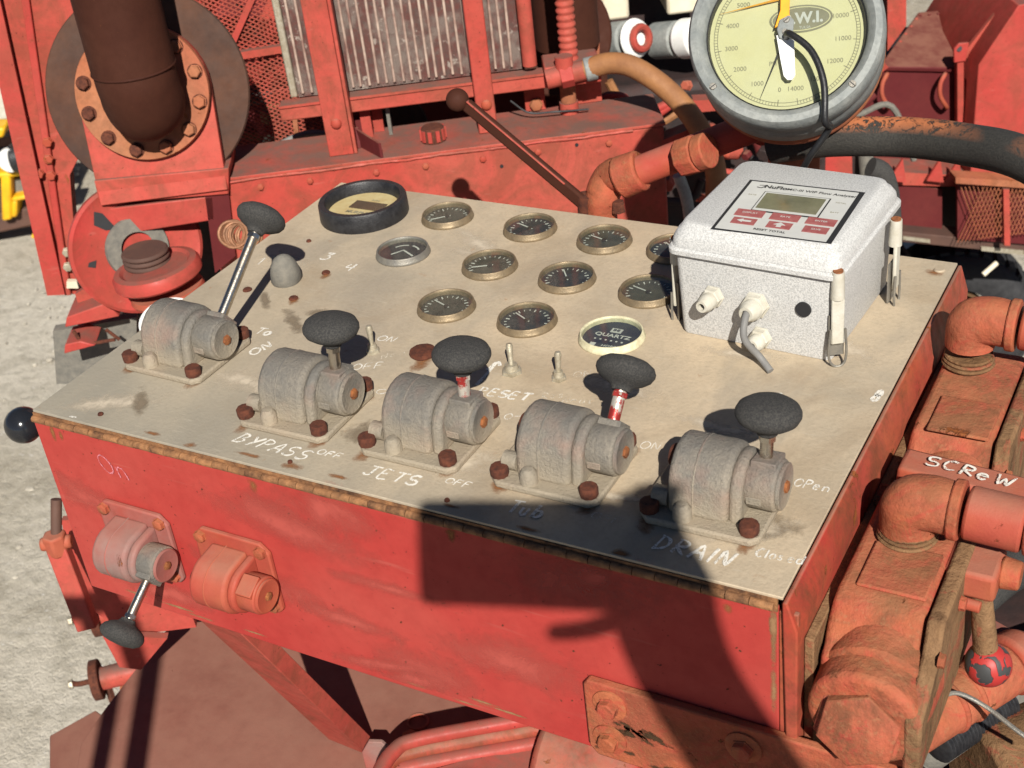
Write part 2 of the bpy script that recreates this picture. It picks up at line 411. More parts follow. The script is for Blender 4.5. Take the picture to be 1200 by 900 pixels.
def tan_plate():
    n = N('tan_dusty_aluminium_plate'); a = n.noise(3.2, 6, .62, .3); b = n.noise(14, 6, .66); c = n.noise(260, 3, .6); e = n.noise(7, 5, .6, .5, stretch=(1, .35, 1))
    col = n.mix(n.rng(a, .36, .64), c4(.50, .40, .275), c4(.37, .315, .235))
    col = n.mix(n.mul(n.rng(b, .42, .7), .55), col, c4(.55, .435, .30))
    col = n.mix(n.mul(n.rng(e, .47, .62), .6), col, c4(.29, .25, .195)); sm = n.noise(5.5, 4, .55, 1.2); col = n.mix(n.mul(n.rng(sm, .52, .66), .5), col, c4(.31, .235, .155))
    col = n.mix(n.mul(n.rng(c, .45, .72), .26), col, c4(.25, .20, .14))
    # the left front corner is greyer, worn to the metal
    sp = n.t.nodes.new('ShaderNodeSeparateXYZ'); n.L(n.raw, sp.inputs[0])
    w = n.mul(n.mul(sp.outputs[0], 1.0), n.mul(sp.outputs[1], 1.3), 'ADD')
    col = n.mix(n.mul(n.rng(n.mul(w, n.mul(a, .5), 'ADD'), .85, .3), .75), col, c4(.26, .245, .20))
    st = n.noise(46, 4, .7); col = n.mix(n.mul(n.rng(st, .66, .74), .5), col, c4(.3, .15, .07))
    sc = n.noise(34, 2, .5, stretch=(1, 9, 1)); col = n.mix(n.mul(n.rng(sc, .66, .7), .25), col, c4(.5, .44, .34))
    n.set(col, n.rng(b, .3, .7, .55, .8), .05, .35).bump(n.mul(c, n.mul(b, .6), 'ADD'), .0005); return n
_tp = tan_plate()
M['tan'] = _tp.m
def speckle():
    n = N('speckled_white_fibreglass'); a = n.vor(420); b = n.noise(620, 3, .7); c = n.noise(18, 4, .6)
    col = n.mix(n.rng(b, .40, .56), c4(.37, .37, .36), c4(.55, .545, .525)); col = n.mix(n.mul(n.rng(a, .18, .05), .55), col, c4(.26, .27, .29))
    col = n.mix(n.mul(n.rng(c, .5, .75), .3), col, c4(.36, .35, .33))
    n.set(col, .62, 0.0, .35).bump(b, .0005); return n.m
M['speckle'] = speckle()
def stain_mat(name, col, hard=.0, scale=60):
    n = N(name); at = n.t.nodes.new('ShaderNodeAttribute'); at.attribute_name = 'fade'; a = n.noise(scale, 6, .7, .4)
    f = n.rng(n.mul(at.outputs['Fac'], n.mul(n.mul(a, 1.5), -.75, 'ADD'), 'ADD'), .35 + hard, .95 - hard * .2, 0, .9)
    tr = n.t.nodes.new('ShaderNodeBsdfTransparent'); mx = n.t.nodes.new('ShaderNodeMixShader')
    n.set(col, .8, 0.0, .15); n.L(f, mx.inputs[0]); n.L(tr.outputs[0], mx.inputs[1]); n.L(n.p.outputs[0], mx.inputs[2]); n.L(mx.outputs[0], n.out.inputs[0]); return n.m
M['stain_rust'] = stain_mat('rust_bleeding', c4(.25, .105, .04)); M['stain_oil'] = stain_mat('old_oil_stain', c4(.21, .165, .115), -.05); M['stain_fade'] = stain_mat('sun_faded_paint', c4(.41, .080, .062), -.10, 25); M['stain_pale'] = stain_mat('rubbed_pale_patch', c4(.55, .47, .36)); M['stain_moss'] = stain_mat('flaked_black_rust', c4(.06, .035, .018), .22, 120); M['stain_mud'] = stain_mat('dried_mud', c4(.30, .17, .085), .05, 45)
def chalk(name, col, cover=.46):
    n = N(name); a = n.noise(900, 3, .7); b = n.noise(130, 3, .6)
    f = n.rng(n.mul(n.mul(a, .6), n.mul(b, .4), 'ADD'), cover - .05, cover + .02)
    tr = n.t.nodes.new('ShaderNodeBsdfTransparent'); mx = n.t.nodes.new('ShaderNodeMixShader')
    n.set(col, .9, 0.0, .1); n.L(f, mx.inputs[0]); n.L(tr.outputs[0], mx.inputs[1]); n.L(n.p.outputs[0], mx.inputs[2]); n.L(mx.outputs[0], n.out.inputs[0]); return n.m
M['chalk'] = chalk('white_paint_marker', c4(.68, .65, .58), .462)
M['chalk_faint'] = chalk('worn_paint_marker', c4(.58, .52, .42), .515)
M['chalk_pink'] = chalk('faint_pink_marker', c4(.62, .22, .26), .5)
def glass(name, dust):
    n = N(name); tr = n.t.nodes.new('ShaderNodeBsdfTransparent'); tr.inputs[0].default_value = (.9, .92, .9, 1)
    gl = n.t.nodes.new('ShaderNodeBsdfGlossy'); gl.inputs['Roughness'].default_value = .08
    df = n.t.nodes.new('ShaderNodeBsdfDiffuse'); df.inputs[0].default_value = (.42, .38, .3, 1)
    fr = n.t.nodes.new('ShaderNodeFresnel'); fr.inputs[0].default_value = 1.5
    m1 = n.t.nodes.new('ShaderNodeMixShader'); m2 = n.t.nodes.new('ShaderNodeMixShader')
    gm_ = n.t.nodes.new('ShaderNodeNewGeometry'); n.L(n.mul(fr.outputs[0], n.mul(1.0, gm_.outputs['Backfacing'], 'SUBTRACT')), m1.inputs[0]); n.L(tr.outputs[0], m1.inputs[1]); n.L(gl.outputs[0], m1.inputs[2])
    f = n.rng(n.noise(55, 5, .7, .5), .38, .8, dust * .25, dust); n.L(f, m2.inputs[0]); n.L(m1.outputs[0], m2.inputs[1]); n.L(df.outputs[0], m2.inputs[2]); n.L(m2.outputs[0], n.out.inputs[0]); return n.m
M['glass'] = glass('dusty_gauge_glass', .08)
M['glass_clear'] = glass('clear_gauge_glass', .04)
def hose_worn():
    n = N('black_hose_rubbed_with_orange_paint'); r = n.noise(70, 7, .75, 1.2, stretch=(1, 1, 1)); big = n.noise(6, 2, .5)
    f = n.mul(n.mul(n.up(.5, .95), n.rng(r, .44, .48)), n.rng(big, .36, .46)); fine = n.noise(420, 5, .75)
    col = n.mix(n.rng(fine, .35, .75), c4(.026, .025, .023), c4(.06, .056, .048)); col = n.mix(f, col, c4(.44, .15, .06))
    n.set(col, .75, 0, .3).bump(n.mul(fine, n.mul(f, .6), 'ADD'), .0012); return n.m
M['hose_worn'] = hose_worn()
def radiator():
    n = N('dented_radiator_fins'); f = n.noise(120, 4, .7); w = n.noise(20, 4, .65)
    wv_ = n.t.nodes.new('ShaderNodeTexWave'); wv_.bands_direction = 'Z'; wv_.inputs['Scale'].default_value = 170; wv_.inputs['Distortion'].default_value = 2.5; n.L(n.co, wv_.inputs[0])
    col = n.mix(n.rng(f, .38, .66), c4(.27, .10, .085), c4(.20, .145, .125)); col = n.mix(n.mul(n.rng(w, .46, .62), .8), col, c4(.42, .35, .30))
    col = n.mix(n.mul(wv_.outputs['Fac'], .45), col, c4(.05, .022, .018)); sp = n.noise(38, 6, .75); col = n.mix(n.rng(sp, .60, .66), col, c4(.62, .54, .46))
    n.set(col, .55, .2, .4).bump(wv_.outputs['Fac'], .002); return n.m
M['fins'] = radiator()
M['tubes'] = plain('dull_cooler_tube', c4(.52, .41, .33), .5, metal=.2, second=c4(.20, .10, .08), scale=26, bump=.0006)
def ground_mat():
    n = N('pale_gravel_yard'); a = n.noise(.8, 6, .6); b = n.noise(22, 6, .72); c = n.vor(45); d = n.noise(160, 3, .7)
    col = n.mix(n.rng(a, .40, .60), c4(.57, .52, .43), c4(.40, .355, .275)); dk = n.noise(4.5, 6, .7); col = n.mix(n.mul(n.rng(dk, .52, .68), .6), col, c4(.27, .235, .175)); col = n.mix(n.mul(n.rng(b, .45, .66), .5), col, c4(.22, .195, .145))
    col = n.mix(n.mul(n.rng(d, .5, .72), .5), col, c4(.56, .53, .46)); st = n.noise(60, 2, .5); col = n.mix(n.rng(st, .70, .73), col, c4(.6, .57, .52))
    n.set(col, .92, 0, .2).bump(n.mul(b, n.mul(d, .5), 'ADD'), .012); return n.m
M['ground'] = ground_mat()
# ------------------------------------------------------------------ hand-painted lettering
def arc(cx, cy, rx, ry, a0, a1, n=9): return [(cx + rx * cos(radians(a0 + (a1 - a0) * i / n)), cy + ry * sin(radians(a0 + (a1 - a0) * i / n))) for i in range(n + 1)]
GLYPH = {
 'A': [[(0, 0), (.33, 1), (.66, 0)], [(.14, .38), (.56, .4)]],
 'B': [[(.05, 0), (.08, 1)], [(.08, 1)] + arc(.1, .75, .45, .25, 90, -90)], 
 'C': [arc(.38, .5, .36, .48, 55, 310)], 'D': [[(.05, 0), (.07, 1)], [(.0, 1)] + arc(.05, .5, .55, .5, 90, -90) + [(0, 0)]],
 'E': [[(.55, 1), (.08, .98), (.05, 0), (.6, .02)], [(.06, .52), (.48, .54)]], 'F': [[(.6, 1), (.08, .98), (.05, 0)], [(.06, .52), (.5, .54)]],
 'G': [arc(.38, .5, .36, .48, 55, 330) + [(.7, .5), (.42, .48)]], 'I': [[(.1, 0), (.13, 1)]], 'J': [[(.1, 1), (.75, 1)], [(.45, 1), (.45, .2)] + arc(.24, .2, .21, .2, 0, -170, 6)],
 'L': [[(.08, 1), (.05, 0), (.55, .02)]], 'N': [[(.03, 0), (.1, .95), (.5, .05), (.62, 1)]], 'O': [arc(.36, .5, .36, .46, 100, 465, 14)],
 'P': [[(.05, 0), (.08, 1)], [(0, .98)] + arc(.12, .74, .48, .26, 80, -95)], 'R': [[(.05, 0), (.08, 1)], [(0, .98)] + arc(.12, .74, .46, .25, 80, -95) + [(.62, 0)]],
 'S': [arc(.36, .74, .3, .25, 40, 260, 8) + arc(.34, .26, .32, .26, 80, -150, 8)], 'T': [[(0, .97), (.75, 1)], [(.38, .98), (.35, 0)]], 'U': [[(.05, 1), (.07, .3)] + arc(.34, .3, .27, .3, 180, 360, 7) + [(.62, 1)]],
 'W': [[(0, 1), (.2, 0), (.42, .7), (.6, 0), (.85, 1)]], 'Y': [[(0, 1), (.33, .5)], [(.68, 1), (.2, 0)]], 'Z': [[(0, 1), (.6, 1), (0, 0), (.65, .02)]],
 'a': [arc(.28, .3, .26, .3, 30, 390, 9) + [(.56, 0)]], 'b': [[(.06, 1), (.05, .02)] + arc(.3, .28, .26, .28, 200, -150, 9)], 'd': [arc(.28, .28, .26, .28, 20, 380, 9), [(.56, 1), (.54, 0)]],
 'e': [[(.05, .32), (.5, .36)] + arc(.28, .3, .24, .3, 15, 320, 9)], 'h': [[(.06, 1), (.05, 0)], [(.05, .35)] + arc(.28, .32, .22, .26, 150, 0, 6) + [(.52, 0)]], 'l': [[(.08, .95), (.1, 0)]],
 'n': [[(.04, .55), (.05, 0)], [(.05, .35)] + arc(.27, .32, .22, .26, 150, 0, 6) + [(.52, 0)]], 'o': [arc(.27, .29, .26, .29, 90, 450, 10)], 'p': [[(.06, .6), (.03, -.4)], arc(.3, .3, .25, .28, 160, -170, 9)],
 'r': [[(.06, .6), (.06, 0)], [(.06, .4), (.22, .6), (.4, .56)]], 's': [[(.42, .52), (.15, .55), (.1, .38), (.38, .22), (.32, .03), (.02, .06)]], 't': [[(.2, .9), (.2, .1), (.42, .02)], [(0, .6), (.42, .62)]],
 'u': [[(.05, .58), (.07, .15), (.25, .0), (.45, .15), (.48, .58)], [(.48, .4), (.5, 0)]], 'v': [[(0, .55), (.22, 0), (.46, .58)]], 'w': [[(0, .55), (.15, 0), (.32, .45), (.48, 0), (.66, .58)]],
 '1': [[(.0, .75), (.2, 1), (.18, 0)]], '3': [[(.05, .95), (.5, .98), (.25, .6)] + arc(.26, .3, .3, .3, 80, -140, 8)], '4': [[(.2, 1), (.02, .45), (.6, .5)], [(.5, .95), (.42, 0)]], '>': [[(0, 0), (1.6, .9)], [(.9, .9), (1.6, .9), (1.5, .25)]],
 '~': [[(0, .3), (.2, .5), (.35, .25), (.55, .55), (.7, .3)]], '-': [[(0, .5), (.6, .55)]], '8': [arc(.3, .74, .22, .24, -90, 270, 10) + arc(.3, .26, .28, .27, 90, 450, 10)]}
GLYPH['B'] = [[(.05, 0), (.08, 1)], [(0, 1)] + arc(.1, .76, .42, .24, 85, -85, 7) + arc(.1, .27, .52, .27, 85, -95, 7)]
def handwrite(s, a, b, h, width, mat, parent, nrm=(0, 0, 1), lift=.0005, slant=.15, name='lettering', bold=1, grow=0.0):
    a, b = V(a), V(b); d = b - a; nrm = V(nrm); t = d.normalized(); up = nrm.cross(t).normalized()
    units = sum((.45 if c in ' Il1' else .9) for c in s); k = d.length / units; g = G(); x = 0; ly = 0
    rnd = random.Random(s + str(round(a.x, 3)))
    for c in s:
        w = .45 if c in ' Il1' else .9
        for st in GLYPH.get(c, []):
            for rep in range(bold):
                ly += 1
                jx, jy = rnd.uniform(-.05, .05), rnd.uniform(-.04, .04); q = []
                hh = h * (1 + grow * x / units)
                for px, py in st: q.append(a + nrm * (lift + ly * .00004) + t * ((x + (px + jx) * .98 + slant * py) * k) + up * ((py + jy + rnd.uniform(-.02, .02)) * hh))
                g.ribbon(spline(q, 4), width * rnd.uniform(.75, 1.3), nrm, .9)
        x += w
    return part(name, g, mat, parent)
def stains(name, mat, parent, spots):
    """soft patches lying on a surface: (centre, normal, radius along, radius across, direction)"""
    g = G(); fl = g.bm.verts.layers.float.new('fade'); lift = .00018
    for c, nrm, ra, rb, d in spots:
        c, nrm, d = V(c), V(nrm).normalized(), V(d).normalized(); e = nrm.cross(d); lift += .000012; c = c + nrm * lift
        m = g.vert(c); m[fl] = 1.0; rings = []
        for k in (.5, 1.0):
            ring = []
            for i in range(14):
                a = 2 * pi * i / 14; v = g.vert(c + d * (ra * k * cos(a)) + e * (rb * k * sin(a))); v[fl] = 1.0 - k; ring.append(v)
            rings.append(ring)
        for i in range(14):
            g.face([m, rings[0][i], rings[0][(i + 1) % 14]]); g.face([rings[0][i], rings[1][i], rings[1][(i + 1) % 14], rings[0][(i + 1) % 14]])
    for v in g.bm.verts:                       # nothing hangs over the edges of the plate or the front
        v.co.x = min(max(v.co.x, .0012), .798)
        if v.co.z > 1.4999: v.co.y = min(max(v.co.y, .0012), .571)
        else: v.co.z = min(max(v.co.z, 1.2625), 1.483)
    return part(name, g, M[mat], parent, kind='stuff')
def panelword(s, pa, pb, h, width=.0022, mat='chalk', **k): return handwrite(s, wz(*pa), wz(*pb), h * .9, width * .78, M[mat], console, **k)

# ------------------------------------------------------------------ ground
g = G(); nx = 60
def gh(x, y): return .012 * noise.noise(V((x * 1.3, y * 1.3, 0))) + .02 * noise.noise(V((x * .3, y * .3, 4)))
gr = []
def gc(i): t = (i / nx * 2 - 1); return (abs(t) ** 2.6) * (1 if t > 0 else -1) * 600
for j in range(nx + 1):
    gr.append([g.vert((gc(i) - .5, gc(j) + 2.5, gh(gc(i), gc(j)))) for i in range(nx + 1)])
for j in range(nx):
    for i in range(nx): g.face([gr[j][i], gr[j][i + 1], gr[j + 1][i + 1], gr[j + 1][i]])
solo('ground', g, M['ground'], None, None, kind='structure')
g = G()
for i in range(1500):
    u, v = random.uniform(-2.6, .2), random.uniform(1.7, 8.5)
    p = B(u, v, 0); r = random.choice((.003, .004, .005, .006, .006, .009, .013)); q = Quaternion((0, 0, 1), random.random() * 6).to_matrix()
    g.ball(p + V((0, 0, gh(p.x, p.y) + r * .25)), (r * random.uniform(.8, 1.5), r, r * .6), q, 6, 4)
solo('loose_stones', g, M['gravel'], None, None, kind='stuff')

# ------------------------------------------------------------------ the control console
W, D, T = .803, .573, .003
console = thing('control_console', 'red steel control console with a tan top plate carrying valves and gauges', 'control console', (0, 0, 1.26))
top = part('top_plate', G().box((W / 2, D / 2, Z0 - T / 2), (W, D, T)), M['tan'], console, bev=.0006)
part('front_panel', G().span((-.006, .001, 1.258), (W - .004, .006, 1.487)), M['red'], console, bev=.001)
part('left_panel', G().span((-.006, .0065, 1.262), (-.001, D - .004, 1.494)), M['red'], console, bev=.001)
part('back_panel', G().span((0, D - .006, 1.262), (W - .006, D - .001, 1.494)), M['red'], console, bev=.001)
part('bottom_panel', G().span((0, .0065, 1.2615), (W - .006, D - .0065, 1.266)), M['red'], console)
# right side: wall, its worn top lip and the bolted-on mounting plate
part('right_panel', G().span((W - .0035, .0065, 1.262), (W + .0015, D - .002, 1.488)), M['red_lip'], console)
part('side_lip', G().slab([(W + .0005, -.004, 1.4975), (W + .0045, -.004, 1.4985), (W + .013, -.004, 1.470), (W + .013, -.004, 1.30), (W + .004, -.004, 1.30)], (0, D + .004, 0)), M['red_lip'], console, bev=.0015)
part('mounting_plate', G().span((W + .0135, .012, 1.30), (W + .0215, D - .01, 1.452)), M['khaki'], console, bev=.0012)
# front corner post of the console
part('corner_strip', G().span((W - .0035, .0005, 1.262), (W + .0125, .006, 1.4845)), M['red_lip'], console, bev=.0012)
hinge = part('hinge', G().span((0, -.0012, 1.4845), (W - .004, .0008, 1.4972)), M['hinge'], console)
kn = None
for i in range(40):
    L = (W - .006) / 40
    if kn is None:
        gk = G().cyl((.0004, -.0024, 1.4905), (L - .0004, -.0024, 1.4905), .0040, n=12)
        kn = part('hinge_knuckle', gk, M['hinge'], hinge)
    else:
        k = twin('hinge_knuckle', kn, hinge, (i * L, 0, random.uniform(-.0004, .0004)))
# plate screws
def hexbolt(g, p, nrm, r, h, rot=0.0, dome=True):
    M_ = axes(nrm); g.lathe(p, M_, [(0, 0), (r * 1.12, 0), (r * 1.12, h * .16), (r, h * .2), (r, h * .86), (r * .84, h), (0, h * 1.02)], 6, phase=rot); return g
plug = G(); pm = wz(496, 415); plug.lathe(pm, (0, 0, 1), [(0, 0), (.0135, 0), (.0145, .0015), (.0135, .005), (.009, .0062), (0, .0064)], 22).rough(.0007, 130)
part('rust_plug', plug, M['rust'], console)
ps = None
for px, py, r in ((362, 283, .0032), (382, 320, .0052), (344, 350, .0056), (290, 340, .0056), (340, 542, .0024), (524, 587, .0026), (118, 486, .003), (1101, 317, .006)):
    g = G().lathe(wz(px, py), (0, 0, 1), [(0, 0), (r, 0), (r, .001), (r * .8, .0022), (0, .0024)], 12)
    part('panel_screw', g, M['rust'] if px < 1000 else M['tan'], console)
# lettering, as painted by hand on the plate
panelword('BYPASS', (271, 517), (357, 541), .017, .0022, bold=2, slant=.35)
panelword('OFF', (370, 532), (399, 539), .009, .0015)
panelword('JETS', (424, 556), (489, 571), .016, .0022, bold=2)
panelword('OFF', (520, 566), (551, 573), .009, .0015)
panelword('Tub', (592, 600), (636, 609), .019, .0026, bold=2)
panelword('OFF', (690, 607), (728, 616), .010, .0014, 'chalk_faint')
panelword('DRAIN', (764, 642), (858, 667), .020, .0026, bold=2)
panelword('Closed', (884, 652), (943, 663), .012, .0018)
panelword('OPen', (929, 570), (974, 578), .013, .0016)
panelword('ON', (440, 399), (463, 402), .012, .0014)
panelword('Neutr', (446, 421), (500, 411), .010, .0013, 'chalk_faint')
panelword('OFF', (412, 434), (450, 432), .013, .0016)
panelword('O', (438, 461), (452, 463), .010, .0015)
panelword('O-', (590, 492), (612, 492), .011, .0014)
panelword('>', (558, 452), (576, 439), .012, .0036, bold=3)
panelword('RESET', (558, 462), (620, 471), .014, .0022, bold=2)
panelword('Res', (634, 468), (664, 466), .012, .0014, 'chalk_faint')
panelword('Neut', (658, 472), (698, 474), .012, .0016, 'chalk_faint')
panelword('ON', (672, 443), (696, 440), .011, .0012, 'chalk_faint')
panelword('ON', (748, 526), (776, 528), .013, .0014)
panelword('3', (374, 304), (388, 306), .019, .0022, bold=2)
panelword('4', (402, 317), (417, 318), .019, .0024, bold=2)
panelword('1', (300, 310), (308, 310), .018, .002)
panelword('1', (272, 326), (281, 327), .016, .002)
panelword('To', (297, 391), (319, 394), .014, .0026, bold=2)
panelword('ON', (296, 418), (324, 404), .014, .0028, bold=2)
panelword('8', (1020, 470), (1030, 472), .022, .004, bold=2)
panelword('~', (80, 489), (90, 491), .004, .0015); panelword('~', (908, 462), (918, 463), .004, .0015)
handwrite('On', wy(124, 552, 0), wy(160, 566, 0), .022, .0016, M['chalk_pink'], console, nrm=(0, -1, 0), lift=.0008, slant=-.4)
# lower front: bolted lifting bar
bar = part('front_bar', G().slab([(.626, .0005, 1.354), (.9, .0005, 1.354), (.95, .0005, 1.345), (.95, .0005, 1.262), (.63, .0005, 1.262), (.622, .0005, 1.272), (.622, .0005, 1.348)], (0, -.009, 0)), M['orange'], console, bev=.0018)
for bx, bz in ((.6475, 1.3325), (.6445, 1.289), (.7715, 1.331)):
    g = G(); p = V((bx, -.0085, bz)); g.lathe(p, (0, -1, 0), [(0, 0), (.0165, 0), (.0165, .002), (.0125, .0032), (0, .0032)], 24)
    w = part('washer', g, M['orange'], console); part('bolt', hexbolt(G(), p + V((0, -.003, 0)), (0, -1, 0), .0095, .008, .3), M['orange'], w)
# channel legs that carry the console, standing on the deck
def leg(T_, F_, w=.05, d=.022):
    T_, F_ = V(T_), V(F_); ax = (F_ - T_).normalized(); n = V((0, -1, 0)); n = (n - ax * n.dot(ax)).normalized(); s = ax.cross(n); g = G(); t = .005
    c = T_; L = (F_ - T_).length; MM = Matrix((s, n, ax)).transposed()
    g.prism([(-w / 2, -d), (-w / 2, 0), (w / 2, 0), (w / 2, -d), (w / 2 - t, -d), (w / 2 - t, -t), (-w / 2 + t, -t), (-w / 2 + t, -d)], c, MM, L); return g
DK = .84
part('leg', leg((.15, .012, 1.2605), wz(402, 885, DK) + V((0, .012, .004)), .062), M['yard_red'], console, bev=.001)
part('leg', leg((.70, .30, 1.2605), (.70, .42, DK + .004)), M['red_bare'], console, bev=.001)
part('leg', leg((.03, .50, 1.2605), (.03, .52, .02), .06), M['yard_red'], console, bev=.001)
part('leg', leg((.70, .54, 1.2605), (.70, .56, .02), .06), M['yard_red'], console, bev=.001)
rs = random.Random(11); UP = (0, 0, 1); FR = (0, -1, 0)
sp = []
for ox, oy in ((.045, .105), (.236, .0585), (.380, .0585), (.522, .0585), (.667, .0575)):
    for bx, by in ((0, 0), (.088, 0), (.088, .081)): sp.append(((ox + bx + .002, oy + by - .006, Z0), UP, rs.uniform(.016, .026), rs.uniform(.011, .016), (rs.uniform(-.3, .3), -1, 0)))
sp += [(wz(496, 424), UP, .030, .015, (0, -1, 0)), (wz(382, 323), UP, .013, .009, (0, -1, 0)), (wz(344, 353), UP, .014, .010, (0, -1, 0)), (wz(1095, 320), UP, .02, .012, (1, 0, 0))]
for i in range(8): sp.append(((rs.uniform(.02, .78), rs.uniform(.004, .012), Z0), UP, rs.uniform(.01, .03), rs.uniform(.004, .009), (1, 0, 0)))
stains('rust_stain', 'stain_rust', console, sp)
stains('oil_stain', 'stain_oil', console, [((rs.uniform(.05, .78), rs.uniform(.03, .26), Z0), UP, rs.uniform(.02, .06), rs.uniform(.008, .03), (rs.uniform(-1, 1), rs.uniform(-1, 1), 0)) for i in range(7)] + [((rs.uniform(.02, .78), rs.uniform(.26, .55), Z0), UP, rs.uniform(.015, .04), rs.uniform(.006, .02), (rs.uniform(-1, 1), rs.uniform(-1, 1), 0)) for i in range(4)])
stains('pale_rub', 'stain_pale', console, [((rs.uniform(.05, .75), rs.uniform(.03, .55), Z0), UP, rs.uniform(.03, .10), rs.uniform(.01, .035), (1, rs.uniform(-.6, .6), 0)) for i in range(22)])
# the red front: rust bleeding from the hinge, mud along the lower edge, flaked spots
stains('rust_stain', 'stain_rust', console, [((rs.uniform(.01, .79), .001, 1.478 - rs.uniform(0, .006)), FR, rs.uniform(.006, .022), rs.uniform(.004, .012), (rs.uniform(-.1, .1), 0, -1)) for i in range(5)])
stains('faded_patch', 'stain_fade', console, [((rs.uniform(.0, .79), .001, rs.choice((1.475, 1.45, 1.40, 1.34, 1.29)) + rs.uniform(-.02, .01)), FR, rs.uniform(.05, .14), rs.uniform(.012, .05), (1, 0, rs.uniform(-.2, .2))) for i in range(15)])
stains('mud_patch', 'stain_mud', console, [((rs.uniform(.0, .62), .001, 1.263 + rs.uniform(0, .01)), FR, rs.uniform(.02, .05), rs.uniform(.002, .005), (1, 0, 0)) for i in range(9)] + [((.795, .001, rs.uniform(1.36, 1.48)), FR, .05, .006, (0, 0, 1)) for i in range(4)])
stains('flaked_spot', 'stain_moss', console, [((rs.uniform(.02, .78), .001, rs.uniform(1.27, 1.47)), FR, rs.uniform(.0015, .004), rs.uniform(.001, .003), (1, 0, 1)) for i in range(60)])
stains('flaked_spot', 'stain_moss', console, [((rs.uniform(.64, .70), -.0086, 1.31 + rs.uniform(-.02, .012)), FR, rs.uniform(.012, .026), rs.uniform(.005, .012), (1, 0, -.25)) for i in range(11)] + [((rs.uniform(.63, .78), -.0086, 1.27 + rs.uniform(-.006, .012)), FR, rs.uniform(.008, .022), rs.uniform(.003, .009), (1, 0, .1)) for i in range(9)])
part('foot_bracket', G().prism([(0, 0), (.05, 0), (.05, .022), (.03, .05), (.012, .05), (0, .03)], wz(408, 893, DK + .004) + V((.028, .0, 0)), Matrix(((.94, 0, -.34), (.34, 0, .94), (0, 1, 0))), .006), M['red_bare'], console, bev=.001)

